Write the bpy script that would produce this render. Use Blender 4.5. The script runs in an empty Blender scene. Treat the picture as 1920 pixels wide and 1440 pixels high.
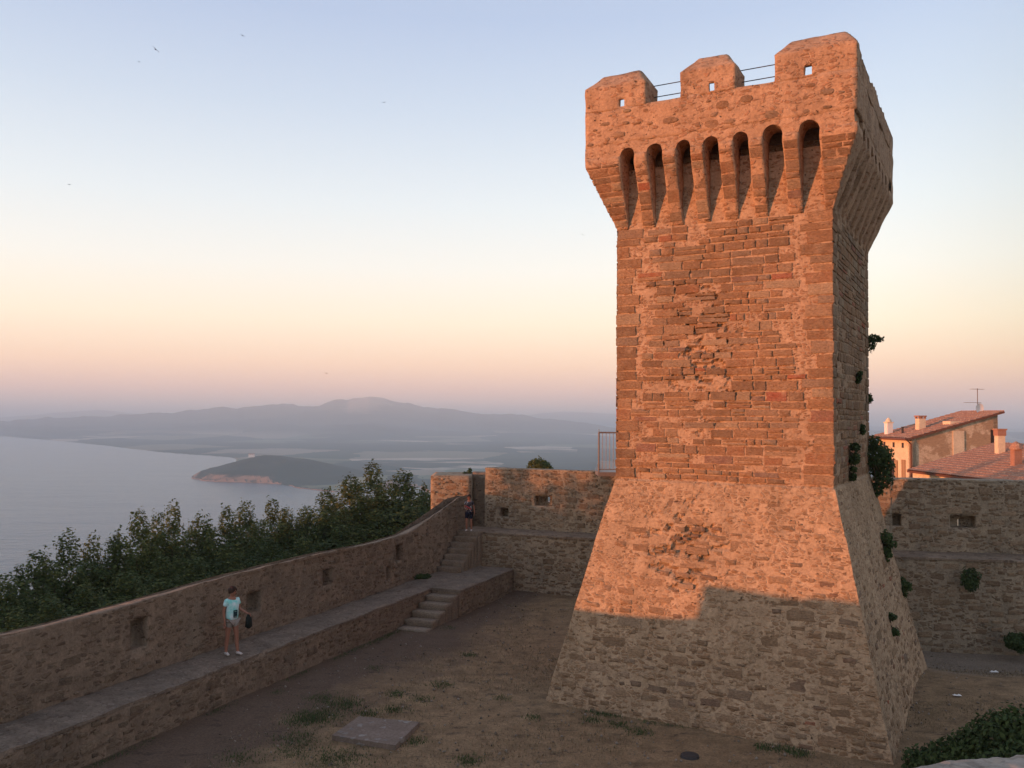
import bpy, bmesh, math, random
import numpy as np
from mathutils import Vector, Matrix, Euler

scene = bpy.context.scene
COL = scene.collection

# ------------------------------------------------------------------ camera
CAM_Z = 6.6
cam_data = bpy.data.cameras.new("camera")
cam = bpy.data.objects.new("camera", cam_data); COL.objects.link(cam)
cam_data.sensor_fit = 'HORIZONTAL'; cam_data.sensor_width = 36.0
cam_data.lens = 36.0 * 1660 / 1920
cam_data.clip_start = 0.1; cam_data.clip_end = 60000
cam.matrix_world = (Matrix.Translation((0, 0, CAM_Z)) @ Matrix.Rotation(math.radians(92.07), 4, 'X')
                    @ Matrix.Rotation(math.radians(.48), 4, 'Z'))
scene.camera = cam

# ------------------------------------------------------------------ light
SUN_EL = math.radians(2.0)
SUN_DIR = Vector((-.912, -.409, 0)).normalized()      # horizontal direction towards the sun
world = bpy.data.worlds.new("World"); scene.world = world; world.use_nodes = True
wn = world.node_tree; wn.nodes.clear()
sky = wn.nodes.new("ShaderNodeTexSky"); sky.sky_type = 'NISHITA'; sky.sun_disc = False
sky.sun_elevation = SUN_EL
sky.sun_rotation = math.atan2(SUN_DIR.x, SUN_DIR.y)
sky.altitude = 180; sky.air_density = 1.0; sky.dust_density = 1.2; sky.ozone_density = 1.0
bg = wn.nodes.new("ShaderNodeBackground"); bg.inputs[1].default_value = 1.0
wo = wn.nodes.new("ShaderNodeOutputWorld")
# evening sky: colour by height above the horizon (dusk belt), plus the Nishita glow round the low sun
tc = wn.nodes.new("ShaderNodeTexCoord"); sp = wn.nodes.new("ShaderNodeSeparateXYZ"); wn.links.new(tc.outputs['Generated'], sp.inputs[0])
asn = wn.nodes.new("ShaderNodeMath"); asn.operation = 'ARCSINE'; wn.links.new(sp.outputs[2], asn.inputs[0])
dv = wn.nodes.new("ShaderNodeMath"); dv.operation = 'DIVIDE'; dv.inputs[1].default_value = math.radians(60); wn.links.new(asn.outputs[0], dv.inputs[0])
def srgb(c): return tuple((v / 255 / 12.92 if v <= 10 else ((v / 255 + .055) / 1.055) ** 2.4) for v in c)
SKY = [(0.0, (176, 160, 168), 1), (1.45, (214, 184, 180), 1), (3.2, (240, 206, 186), 1), (5.9, (247, 229, 208), 1), (9.3, (240, 235, 228), 1), (13.3, (223, 228, 231), 1), (19, (199, 211, 227), 1), (24.4, (179, 193, 221), 1),
       (38, (160, 170, 192), 1), (60, (138, 146, 170), 1)]
SKYK = [(1.25, 1.0, .95), (1.10, .95, .94), (1.0, .91, .91), (.91, .89, .91), (.87, .86, .89), (.86, .85, .88), (.82, .81, .84), (.78, .79, .82), (.9, .9, .9), (.9, .9, .9)]
cr = wn.nodes.new("ShaderNodeValToRGB"); wn.links.new(dv.outputs[0], cr.inputs[0]); cr.color_ramp.interpolation = 'B_SPLINE' if False else 'EASE'
cr.color_ramp.interpolation = 'LINEAR'
while len(cr.color_ramp.elements) < len(SKY): cr.color_ramp.elements.new(.5)
for e_, (deg, c_, k_), kk_ in zip(cr.color_ramp.elements, SKY, SKYK):
    e_.position = deg / 60; e_.color = (*[v * q * .297 for v, q in zip(srgb(c_), kk_)], 1)
mixn = wn.nodes.new("ShaderNodeMix"); mixn.data_type = 'RGBA'; mixn.blend_type = 'ADD'; mixn.inputs[0].default_value = 1.0
scl = wn.nodes.new("ShaderNodeVectorMath"); scl.operation = 'SCALE'; scl.inputs[3].default_value = 0.058
wn.links.new(sky.outputs[0], scl.inputs[0])
dt = wn.nodes.new("ShaderNodeVectorMath"); dt.operation = 'DOT_PRODUCT'; wn.links.new(tc.outputs['Generated'], dt.inputs[0]); dt.inputs[1].default_value = (-SUN_DIR.x, -SUN_DIR.y, 0)
mr = wn.nodes.new("ShaderNodeMapRange"); mr.interpolation_type = 'SMOOTHSTEP'; wn.links.new(dt.outputs['Value'], mr.inputs[0])
for i_, v_ in enumerate((.68, 1.0, 1.15, .3)): mr.inputs[i_ + 1].default_value = v_
azm = wn.nodes.new("ShaderNodeVectorMath"); azm.operation = 'SCALE'; wn.links.new(cr.outputs[0], azm.inputs[0]); wn.links.new(mr.outputs[0], azm.inputs[3])
wn.links.new(azm.outputs[0], mixn.inputs[6]); wn.links.new(scl.outputs[0], mixn.inputs[7])
wn.links.new(mixn.outputs[2], bg.inputs[0]); wn.links.new(bg.outputs[0], wo.inputs[0])

sd = bpy.data.lights.new("sun", 'SUN'); sd.energy = 5.0; sd.angle = math.radians(.53); sd.color = (1.0, .343, .13)
so = bpy.data.objects.new("sun", sd); COL.objects.link(so)
sv = Vector((SUN_DIR.x * math.cos(SUN_EL), SUN_DIR.y * math.cos(SUN_EL), math.sin(SUN_EL)))
so.rotation_euler = sv.to_track_quat('Z', 'Y').to_euler(); so.location = sv * 100

scene.view_settings.view_transform = 'Standard'; scene.view_settings.look = 'None'
scene.view_settings.gamma = 1; scene.view_settings.use_curve_mapping = False
scene.view_settings.exposure = 1.75
scene.render.engine = 'CYCLES'
cy = scene.cycles
cy.max_bounces = 6; cy.diffuse_bounces = 3; cy.glossy_bounces = 2; cy.transmission_bounces = 4; cy.volume_bounces = 2
cy.transparent_max_bounces = 8
cy.use_denoising = True
cy.sample_clamp_indirect = 4
for a_, v_ in (("volume_step_rate", 1.0), ("volume_max_steps", 64)):
    try: setattr(cy, a_, v_)
    except Exception: pass

RNG = random.Random(7)
NPR = np.random.RandomState(11)

# ------------------------------------------------------------------ numpy noise
def _h(ix, iy, iz, seed):
    n = (ix.astype(np.int64) * 374761393 + iy.astype(np.int64) * 668265263 + iz.astype(np.int64) * 2147483647 + seed * 974634777) & 0xffffffff
    n = ((n ^ (n >> 13)) * 1274126177) & 0xffffffff
    n = (n ^ (n >> 16)) & 0xffffffff
    return n / 4294967295.0
def vnoise(p, s, seed=0):
    q = np.asarray(p, float) * s
    i = np.floor(q); f = q - i; f = f * f * (3 - 2 * f)
    r = 0
    for dx in (0, 1):
        for dy in (0, 1):
            for dz in (0, 1):
                w = (f[:, 0] if dx else 1 - f[:, 0]) * (f[:, 1] if dy else 1 - f[:, 1]) * (f[:, 2] if dz else 1 - f[:, 2])
                r = r + w * _h(i[:, 0] + dx, i[:, 1] + dy, i[:, 2] + dz, seed)
    return r * 2 - 1
def fbm(p, s, seed=0, oct=3, gain=.5):
    a = 1; r = 0; t = 0
    for k in range(oct):
        r = r + a * vnoise(p, s * 2 ** k, seed + k * 17); t += a; a *= gain
    return r / t
def wobble(V, amp, s=2.2, seed=3, oct=3):
    V = np.asarray(V, float)
    D = np.stack([fbm(V, s, seed + k * 101, oct) for k in range(3)], 1)
    return V + D * amp

# ------------------------------------------------------------------ object helpers
def tag(o, label=None, cat=None, group=None, kind=None):
    if label: o['label'] = label
    if cat: o['category'] = cat
    if group: o['group'] = group
    if kind: o['kind'] = kind
    return o
def empty(name, loc=(0, 0, 0), rz=0.0, label=None, cat=None, group=None):
    o = bpy.data.objects.new(name, None); COL.objects.link(o)
    o.location = loc; o.rotation_euler = (0, 0, rz); o.empty_display_size = .3
    return tag(o, label, cat, group)
def mesh(name, V, F, m, parent=None, tint=None, smooth=False, sharp=None):
    me = bpy.data.meshes.new(name)
    V = np.asarray(V, np.float32)
    if isinstance(F, np.ndarray):
        F4 = np.ascontiguousarray(F, np.int32); nf, k = F4.shape
        me.vertices.add(len(V)); me.vertices.foreach_set("co", V.ravel())
        me.loops.add(nf * k); me.loops.foreach_set("vertex_index", F4.ravel())
        me.polygons.add(nf)
        me.polygons.foreach_set("loop_start", np.arange(0, nf * k, k, dtype=np.int32))
        me.update(calc_edges=True); me.validate()
    else:
        me.from_pydata([tuple(map(float, v)) for v in V], [], [tuple(map(int, f)) for f in F]); me.update()
    if tint is not None and len(tint) == len(me.vertices):
        at = me.attributes.new("tint", 'FLOAT', 'POINT'); at.data.foreach_set("value", np.asarray(tint, np.float32))
    if smooth: me.polygons.foreach_set("use_smooth", np.ones(len(me.polygons), bool))
    if m is not None: me.materials.append(m)
    o = bpy.data.objects.new(name, me); COL.objects.link(o)
    if parent is not None: o.parent = parent
    return o
def link_copy(src, parent=None, name=None):
    c = src.copy(); COL.objects.link(c); c.parent = parent
    return c
def copy_tree(o, parent=None):
    c = o.copy(); COL.objects.link(c); c.parent = parent
    for ch in list(o.children): copy_tree(ch, c)
    return c

def vox(xs, ys, zs, fn):
    """surface of the solid cells fn(x,y,z)->bool on a rectilinear grid"""
    xs, ys, zs = (np.array(sorted(set(np.round(a, 4)))) for a in (xs, ys, zs))
    cx, cyy, cz = ((a[1:] + a[:-1]) / 2 for a in (xs, ys, zs))
    X, Y, Z = np.meshgrid(cx, cyy, cz, indexing='ij')
    S = np.zeros((len(cx) + 2, len(cyy) + 2, len(cz) + 2), bool); S[1:-1, 1:-1, 1:-1] = fn(X, Y, Z)
    nx, ny, nz = len(xs), len(ys), len(zs)
    vid = lambda i, j, k: (i * ny + j) * nz + k
    faces = []
    C = S[1:-1, 1:-1, 1:-1]
    def add(mask, offs):
        i, j, k = np.nonzero(mask)
        faces.append(np.stack([vid(i + a, j + b, k + c) for a, b, c in offs], 1))
    add(C & ~S[:-2, 1:-1, 1:-1], [(0, 0, 0), (0, 0, 1), (0, 1, 1), (0, 1, 0)])
    add(C & ~S[2:, 1:-1, 1:-1], [(1, 0, 0), (1, 1, 0), (1, 1, 1), (1, 0, 1)])
    add(C & ~S[1:-1, :-2, 1:-1], [(0, 0, 0), (1, 0, 0), (1, 0, 1), (0, 0, 1)])
    add(C & ~S[1:-1, 2:, 1:-1], [(0, 1, 0), (0, 1, 1), (1, 1, 1), (1, 1, 0)])
    add(C & ~S[1:-1, 1:-1, :-2], [(0, 0, 0), (0, 1, 0), (1, 1, 0), (1, 0, 0)])
    add(C & ~S[1:-1, 1:-1, 2:], [(0, 0, 1), (1, 0, 1), (1, 1, 1), (0, 1, 1)])
    F = np.concatenate(faces)
    u, inv = np.unique(F, return_inverse=True)
    i = u // (ny * nz); j = (u // nz) % ny; k = u % nz
    V = np.stack([xs[i], ys[j], zs[k]], 1)
    return V, inv.reshape(F.shape).astype(np.int32)
def rng(a, b, step, extra=()):
    n = max(1, int(round((b - a) / step)))
    g = list(np.linspace(a, b, n + 1))
    for e in extra:
        if a < e < b:
            g = [x for x in g if abs(x - e) > step * .3 or x in (a, b)] + [e]
    return sorted(set(g))

def box(x0, x1, y0, y1, z0, z1):
    V = [(x0, y0, z0), (x1, y0, z0), (x1, y1, z0), (x0, y1, z0), (x0, y0, z1), (x1, y0, z1), (x1, y1, z1), (x0, y1, z1)]
    F = [(0, 3, 2, 1), (4, 5, 6, 7), (0, 1, 5, 4), (1, 2, 6, 5), (2, 3, 7, 6), (3, 0, 4, 7)]
    return V, F
def merge(parts):
    V = []; F = []
    for v, f in parts:
        b = len(V); V += [tuple(q) for q in v]; F += [tuple(i + b for i in g) for g in f]
    return V, F
def tube(pts, rad, seg=8, cap=True):
    """tube along a polyline, rad a number or a list"""
    pts = [Vector(p) for p in pts]
    R = [rad] * len(pts) if isinstance(rad, (int, float)) else rad
    V = []; F = []; up = Vector((0, 0, 1))
    for i, p in enumerate(pts):
        t = (pts[min(i + 1, len(pts) - 1)] - pts[max(i - 1, 0)]).normalized()
        a = t.cross(up)
        if a.length < 1e-3: a = t.cross(Vector((1, 0, 0)))
        a.normalize(); b = t.cross(a)
        for k in range(seg):
            an = 2 * math.pi * k / seg
            V.append(p + (a * math.cos(an) + b * math.sin(an)) * R[i])
    for i in range(len(pts) - 1):
        for k in range(seg):
            F.append((i * seg + k, i * seg + (k + 1) % seg, (i + 1) * seg + (k + 1) % seg, (i + 1) * seg + k))
    if cap:
        F.append(tuple(range(seg))[::-1]); F.append(tuple((len(pts) - 1) * seg + k for k in range(seg)))
    return V, F

# ------------------------------------------------------------------ materials
class NT:
    def __init__(s, name):
        s.m = bpy.data.materials.new(name); s.m.use_nodes = True; s.t = s.m.node_tree
        s.t.nodes.clear()
        s.out = s.n("ShaderNodeOutputMaterial"); s.b = s.n("ShaderNodeBsdfPrincipled")
        s.l(s.b.outputs[0], s.out.inputs[0])
        s.b.inputs['Roughness'].default_value = .93
        s.b.inputs['Specular IOR Level'].default_value = .15
    def n(s, ty, **k):
        x = s.t.nodes.new(ty)
        for a, v in k.items(): setattr(x, a, v)
        return x
    def l(s, a, b): s.t.links.new(a, b)
    def set(s, sock, v):
        if hasattr(v, 'links') or hasattr(v, 'is_linked'): s.l(v, sock)
        else:
            try: sock.default_value = v
            except Exception: sock.default_value = (*v, 1.0)
    def pos(s): return s.n("ShaderNodeNewGeometry").outputs['Position']
    def vmul(s, v, k):
        x = s.n("ShaderNodeVectorMath", operation='MULTIPLY'); s.set(x.inputs[0], v); x.inputs[1].default_value = k; return x.outputs[0]
    def vadd(s, v, w):
        x = s.n("ShaderNodeVectorMath", operation='ADD'); s.set(x.inputs[0], v); s.set(x.inputs[1], w); return x.outputs[0]
    def noise(s, vec, sc, det=4, rough=.55, out=0, dist=0):
        x = s.n("ShaderNodeTexNoise"); s.set(x.inputs['Vector'], vec)
        x.inputs['Scale'].default_value = sc; x.inputs['Detail'].default_value = det; x.inputs['Roughness'].default_value = rough
        x.inputs['Distortion'].default_value = dist
        return x.outputs[out]
    def vor(s, vec, sc, feat='F1', out='Distance', rnd=1.0):
        x = s.n("ShaderNodeTexVoronoi", feature=feat); s.set(x.inputs['Vector'], vec); x.inputs['Scale'].default_value = sc
        x.inputs['Randomness'].default_value = rnd
        return x.outputs[out]
    def ramp(s, fac, stops, mode='LINEAR'):
        x = s.n("ShaderNodeValToRGB"); cr = x.color_ramp; cr.interpolation = mode
        while len(cr.elements) < len(stops): cr.elements.new(.5)
        for e, (p, c) in zip(cr.elements, stops):
            e.position = p; e.color = (*c, 1) if hasattr(c, '__len__') else (c, c, c, 1)
        s.l(fac, x.inputs[0]); return x.outputs[0]
    def mix(s, f, a, b, mode='MIX'):
        x = s.n("ShaderNodeMix", data_type='RGBA', blend_type=mode)
        s.set(x.inputs[0], f); s.set(x.inputs[6], a); s.set(x.inputs[7], b); return x.outputs[2]
    def math(s, op, a, b=0.0, c=None, clamp=False):
        x = s.n("ShaderNodeMath", operation=op, use_clamp=clamp); s.set(x.inputs[0], a); s.set(x.inputs[1], b)
        if c is not None: s.set(x.inputs[2], c)
        return x.outputs[0]
    def maprange(s, v, a, b, c=0.0, d=1.0):
        x = s.n("ShaderNodeMapRange"); s.set(x.inputs[0], v)
        for i, k in enumerate((a, b, c, d)): x.inputs[i + 1].default_value = k
        return x.outputs[0]
    def bump(s, h, strength=.6, dist=.02):
        x = s.n("ShaderNodeBump"); x.inputs['Strength'].default_value = strength; x.inputs['Distance'].default_value = dist
        s.l(h, x.inputs['Height']); s.l(x.outputs[0], s.b.inputs['Normal'])
    def color(s, c): s.set(s.b.inputs['Base Color'], c)
    def rough(s, v): s.set(s.b.inputs['Roughness'], v)

def simple_mat(name, col, rough=.6, var=.25, sc=8, metal=0, bump=0.0):
    n = NT(name); p = n.pos(); f = n.noise(p, sc, 5, .6)
    c = n.mix(f, tuple(x * (1 - var) for x in col), tuple(min(1, x * (1 + var)) for x in col))
    n.color(c); n.rough(rough); n.b.inputs['Metallic'].default_value = metal
    if bump: n.bump(n.noise(p, sc * 4, 6, .65), .5, bump)
    return n.m

def masonry_mat(name, c1, c2, s1, s2, rub=.5, cell=8.0, stain=(.05, .05, .045), stain_amt=.35, pits=.5, bumpd=.03):
    """mortar and plaster with small rubble showing through"""
    n = NT(name); p = n.pos()
    warp = n.vadd(p, n.vmul(n.noise(p, 3.0, 3, .5, 1), (.22, .22, .12)))
    big = n.noise(p, .55, 5, .6); med = n.noise(p, 2.6, 6, .65); fine = n.noise(p, 18, 8, .7)
    base = n.mix(n.maprange(med, .3, .7), c1, c2)
    v = n.vmul(warp, (1, 1, 2.1))
    edge = n.vor(v, cell, 'DISTANCE_TO_EDGE'); rc = n.vor(v, cell, 'F1', 'Color')
    sep = n.n("ShaderNodeSeparateColor"); n.l(rc, sep.inputs[0])
    pick = n.maprange(n.math('ADD', sep.outputs[0], n.math('MULTIPLY', n.math('SUBTRACT', big, .5), 1.2)), 1 - rub - .04, 1 - rub + .04)
    inside = n.maprange(edge, .09, .2)
    mask = n.math('MULTIPLY', pick, inside)
    stone = n.mix(sep.outputs[1], s1, s2)
    c = n.mix(mask, base, stone)
    crack = n.math('MULTIPLY', n.math('MULTIPLY', n.maprange(edge, .05, .0), n.maprange(n.noise(p, 4, 4, .6), .5, .62)), pits)
    c = n.mix(crack, c, (.05, .035, .025))
    st = n.maprange(n.noise(n.vmul(p, (1, 1, .45)), .9, 6, .68), .5, .75)
    c = n.mix(n.math('MULTIPLY', st, stain_amt), c, stain)
    c = n.mix(1.0, c, n.ramp(fine, [(.25, .62), (.5, .98), (.75, 1.3)]), 'MULTIPLY')
    pit = n.maprange(n.noise(n.vmul(p, (1, 1, 1.6)), 9, 3, .6), .66 , .74)
    pit = n.math('MULTIPLY', pit, pits)
    c = n.mix(pit, c, (.035, .025, .018))
    n.color(c)
    h = n.math('ADD', n.math('MULTIPLY', mask, .55), n.math('MULTIPLY', fine, .55))
    h = n.math('ADD', h, n.math('MULTIPLY', med, .8)); h = n.math('SUBTRACT', h, n.math('MULTIPLY', pit, 1.2))
    n.bump(h, .8, bumpd)
    return n.m

def stone_mat(name, stops, bumpd=.02, val=1.0):
    n = NT(name); p = n.pos()
    oi = n.n("ShaderNodeObjectInfo"); at = n.n("ShaderNodeAttribute", attribute_name="tint")
    r = n.math('FRACT', n.math('ADD', oi.outputs['Random'], at.outputs['Fac']))
    c = n.ramp(r, [(q, tuple(v * val for v in cc)) for q, cc in stops], 'LINEAR')
    med = n.noise(p, 4.5, 5, .6); fine = n.noise(n.vmul(p, (1, 1, 2.2)), 16, 8, .7)
    c = n.mix(n.maprange(med, .35, .75), c, n.mix(.5, c, (.36 * val, .27 * val, .18 * val)))
    c = n.mix(1.0, c, n.ramp(fine, [(.25, .45), (.5, .95), (.75, 1.38)]), 'MULTIPLY')
    st = n.maprange(n.noise(n.vmul(p, (1, 1, .8)), .8, 6, .68), .48, .72)
    c = n.mix(n.math('MULTIPLY', st, .55), c, tuple(v * val for v in (.13, .085, .05)))
    pale = n.maprange(n.noise(p, 2.3, 6, .7), .62, .70)
    c = n.mix(n.math('MULTIPLY', pale, .5), c, tuple(v * val for v in (.46, .34, .23)))
    n.color(c)
    n.bump(n.math('ADD', fine, n.math('MULTIPLY', med, .8)), 1.0, bumpd * 1.6)
    return n.m

M = {}
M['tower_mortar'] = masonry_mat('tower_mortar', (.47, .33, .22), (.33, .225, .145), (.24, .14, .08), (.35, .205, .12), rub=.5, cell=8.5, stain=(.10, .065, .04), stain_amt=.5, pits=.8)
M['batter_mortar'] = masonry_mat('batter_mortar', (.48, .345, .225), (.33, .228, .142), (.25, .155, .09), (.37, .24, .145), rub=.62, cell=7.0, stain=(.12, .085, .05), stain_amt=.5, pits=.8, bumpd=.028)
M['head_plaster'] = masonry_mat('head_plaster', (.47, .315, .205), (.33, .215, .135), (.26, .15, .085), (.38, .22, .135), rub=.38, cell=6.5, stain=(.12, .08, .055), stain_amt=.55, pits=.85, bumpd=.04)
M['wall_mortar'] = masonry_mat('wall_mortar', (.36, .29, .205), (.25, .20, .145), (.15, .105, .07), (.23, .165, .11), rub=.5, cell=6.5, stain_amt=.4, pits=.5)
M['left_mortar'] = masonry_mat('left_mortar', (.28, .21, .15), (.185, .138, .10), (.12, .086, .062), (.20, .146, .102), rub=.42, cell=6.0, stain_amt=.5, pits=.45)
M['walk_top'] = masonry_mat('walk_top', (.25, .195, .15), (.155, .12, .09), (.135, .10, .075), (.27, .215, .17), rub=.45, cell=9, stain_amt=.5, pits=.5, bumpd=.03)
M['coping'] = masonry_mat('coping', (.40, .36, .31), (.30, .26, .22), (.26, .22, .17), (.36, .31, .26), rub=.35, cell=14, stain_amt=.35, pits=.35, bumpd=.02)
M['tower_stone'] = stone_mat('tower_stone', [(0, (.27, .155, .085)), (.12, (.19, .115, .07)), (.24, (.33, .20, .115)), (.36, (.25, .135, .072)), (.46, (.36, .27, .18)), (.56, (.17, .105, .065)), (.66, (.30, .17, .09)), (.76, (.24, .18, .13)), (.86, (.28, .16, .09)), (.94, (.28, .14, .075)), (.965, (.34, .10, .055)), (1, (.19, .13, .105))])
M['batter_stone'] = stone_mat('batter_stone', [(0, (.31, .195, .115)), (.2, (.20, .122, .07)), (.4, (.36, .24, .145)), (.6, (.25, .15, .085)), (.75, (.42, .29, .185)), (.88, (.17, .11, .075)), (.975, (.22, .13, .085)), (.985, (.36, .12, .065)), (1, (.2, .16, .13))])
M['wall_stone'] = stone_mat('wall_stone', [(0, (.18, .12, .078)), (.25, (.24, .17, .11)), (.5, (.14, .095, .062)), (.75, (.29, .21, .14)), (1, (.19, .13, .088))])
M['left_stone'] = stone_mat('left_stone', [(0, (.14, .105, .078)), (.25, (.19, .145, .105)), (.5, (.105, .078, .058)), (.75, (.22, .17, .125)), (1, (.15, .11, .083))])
M['step_stone'] = stone_mat('step_stone', [(0, (.25, .20, .15)), (.5, (.21, .165, .125)), (1, (.28, .23, .18))], .02)
M['metal_dark'] = simple_mat('metal_dark', (.05, .045, .045), .5, .3, 20)
M['metal_grey'] = simple_mat('metal_grey', (.20, .175, .165), .45, .25, 20, .3)

# ------------------------------------------------------------------ stone pieces
def stone_shape(seed, n=10, square=3.2, lo=.86):
    r = random.Random(seed); V = []; F = []
    out = []
    for k in range(n):
        a = 2 * math.pi * (k + r.uniform(-.22, .22)) / n
        c, s = math.cos(a), math.sin(a)
        q = (abs(c) ** square + abs(s) ** square) ** (-1 / square) * r.uniform(lo, 1.0)
        out.append((c * q * .5, s * q * .5))
    tilt = (r.uniform(-.25, .25), r.uniform(-.25, .25))
    for sc, y in ((1.0, 1.6), (.985, -.35), (.84, -1.0)):
        for x, z in out:
            V.append((x * sc, y + (tilt[0] * x + tilt[1] * z) * (y < 0), z * sc))
    V.append((0, -1.12, 0))
    for a in (0, 1):
        for k in range(n):
            k2 = (k + 1) % n
            F.append((a * n + k, a * n + k2, (a + 1) * n + k2, (a + 1) * n + k))
    for k in range(n): F.append((2 * n + k, 2 * n + (k + 1) % n, 3 * n))
    return V, F
ROUND = [stone_shape(100 + i, 10, 2.6) for i in range(12)]
def block_shape(seed, cut, jit):
    """cut block: straight-ish sides, broken corners, slightly uneven face"""
    r = random.Random(seed); out = []
    J = lambda k=1.0: r.uniform(-jit, jit * .2) * k
    for sx, sz in ((1, 1), (-1, 1), (-1, -1), (1, -1)):
        c = r.uniform(*cut); cxx = c * r.uniform(.25, .6)
        pa = (sx * (.5 + J(.5)), sz * (.5 - c)); pb = (sx * (.5 - cxx), sz * (.5 + J()))
        pm = (sx * (.5 - cxx * .35), sz * (.5 - c * .35))
        out += [pa, pm, pb] if sx * sz > 0 else [pb, pm, pa]
    for k in (2, 6):      # one extra point on the long sides
        pass
    o2 = []
    for i, p_ in enumerate(out):
        o2.append(p_)
        if i % 3 == 2:
            q_ = out[(i + 1) % 12]; t = r.uniform(.3, .7)
            m_ = (p_[0] + (q_[0] - p_[0]) * t, p_[1] + (q_[1] - p_[1]) * t); k = 1 - r.uniform(0, jit) * 1.2
            o2.append((m_[0] * (k if abs(m_[0]) > .45 else 1), m_[1] * (k if abs(m_[1]) > .4 else 1)))
    out = o2; n = len(out); V = []; F = []
    tilt = (r.uniform(-.5, .5), r.uniform(-.4, .4))
    for sc, y in ((1.0, 2.0), (.995, -.55), (.90, -1.0)):
        for x, z in out: V.append((x * (sc if sc > .95 else .95), y + (tilt[0] * x + tilt[1] * z + r.uniform(-.12, .12)) * (y < 0), z * sc))
    V.append((r.uniform(-.1, .1), -1.08, 0))
    for a in (0, 1):
        for k in range(n): F.append((a * n + k, a * n + (k + 1) % n, (a + 1) * n + (k + 1) % n, (a + 1) * n + k))
    for k in range(n): F.append((2 * n + k, 2 * n + (k + 1) % n, 3 * n))
    return V, F
SQUARE = [block_shape(200 + i, (.06, .22), .07) for i in range(12)]
SLAB = [block_shape(260 + i, (.15, .38), .14) for i in range(12)]
_tm = {}
def template_mesh(kind, i, m):
    key = (kind, i, m.name)
    if key not in _tm:
        V, F = {'r': ROUND, 's': SQUARE, 'q': SLAB}[kind][i]
        me = bpy.data.meshes.new("stone"); me.from_pydata(V, [], F)
        me.polygons.foreach_set("use_smooth", np.ones(len(F), bool)); me.materials.append(m); me.update()
        _tm[key] = me
    return _tm[key]

def frame(o, ex, en, ez):
    """matrix whose columns are along, into the wall, up"""
    m = Matrix.Identity(4)
    for i, v in enumerate((ex, en, ez)):
        v = Vector(v).normalized()
        for j in range(3): m[j][i] = v[j]
    for j in range(3): m[j][3] = o[j]
    return m

def rubble(x0, x1, z0, z1, ok, sizes, res=.02, fill=1.0, seed=1, gap=.012, dens=None):
    """dart throwing: big stones first, smaller ones into what is left"""
    r = random.Random(seed)
    W = int((x1 - x0) / res) + 1; H = int((z1 - z0) / res) + 1
    G = np.zeros((W, H), bool); outp = []
    for (wa, wb, aa, ab, N) in sizes:
        for _ in range(int(N * (x1 - x0) * (z1 - z0) * fill)):
            w = r.uniform(wa, wb); h = w / r.uniform(aa, ab)
            x = r.uniform(x0 + w / 2, x1 - w / 2) if x1 - x0 > w else (x0 + x1) / 2
            z = r.uniform(z0 + h / 2, z1 - h / 2)
            if dens and r.random() > dens(x, z): continue
            if not ok(x - w / 2, x + w / 2, z - h / 2, z + h / 2): continue
            i0, i1 = int((x - w / 2 - gap - x0) / res), int((x + w / 2 + gap - x0) / res) + 1
            j0, j1 = int((z - h / 2 - gap - z0) / res), int((z + h / 2 + gap - z0) / res) + 1
            i0, j0 = max(i0, 0), max(j0, 0)
            if G[i0:i1, j0:j1].any(): continue
            G[i0:i1, j0:j1] = True
            outp.append((x, z, w, h, r.uniform(-.09, .09)))
    return outp
def coursed(x0, x1, z0, z1, ok, hr=(.10, .25), wr=(.2, .62), gap=.022, seed=1, skip=.05):
    r = random.Random(seed); outp = []; z = z0; 
    ph = r.uniform(0, 6)
    while z < z1 - .06:
        h = r.uniform(*hr) if r.random() > .3 else r.uniform(hr[0], (hr[0] + hr[1]) / 2)
        h = min(h, z1 - z)
        x = x0 + r.uniform(-.0, .01); thin = 0
        while x < x1 - .05:
            w = min(r.uniform(*wr) * (.75 + h * 1.6), x1 - x)
            if x1 - (x + w) < .12: w = x1 - x
            wave = .012 * math.sin(x * 1.7 + ph + z * 3)
            cxx, czz = x + w / 2, z + h / 2 + wave
            if r.random() > skip and ok(x, x + w, z, z + h):
                if h > .15 and r.random() < .22:
                    k = r.uniform(.4, .6)
                    outp.append((cxx, z + h * k / 2 + wave, w - gap * r.uniform(.7, 1.3), h * k - gap, r.uniform(-.02, .02)))
                    outp.append((cxx, z + h * (1 + k) / 2 + wave, w - gap * r.uniform(.7, 2), h * (1 - k) - gap, r.uniform(-.02, .02)))
                elif w > .3 and h > .12 and r.random() < .12:
                    for q in (0, 1):
                        outp.append((x + w * (.25 + .5 * q), czz, w / 2 - gap, (h - gap) * r.uniform(.85, 1), r.uniform(-.05, .05)))
                else:
                    outp.append((cxx, czz, w - gap * r.uniform(.7, 1.5), (h - gap) * r.uniform(.9, 1.0), r.uniform(-.025, .025)))
            x += w
        z += h
    return outp

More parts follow.
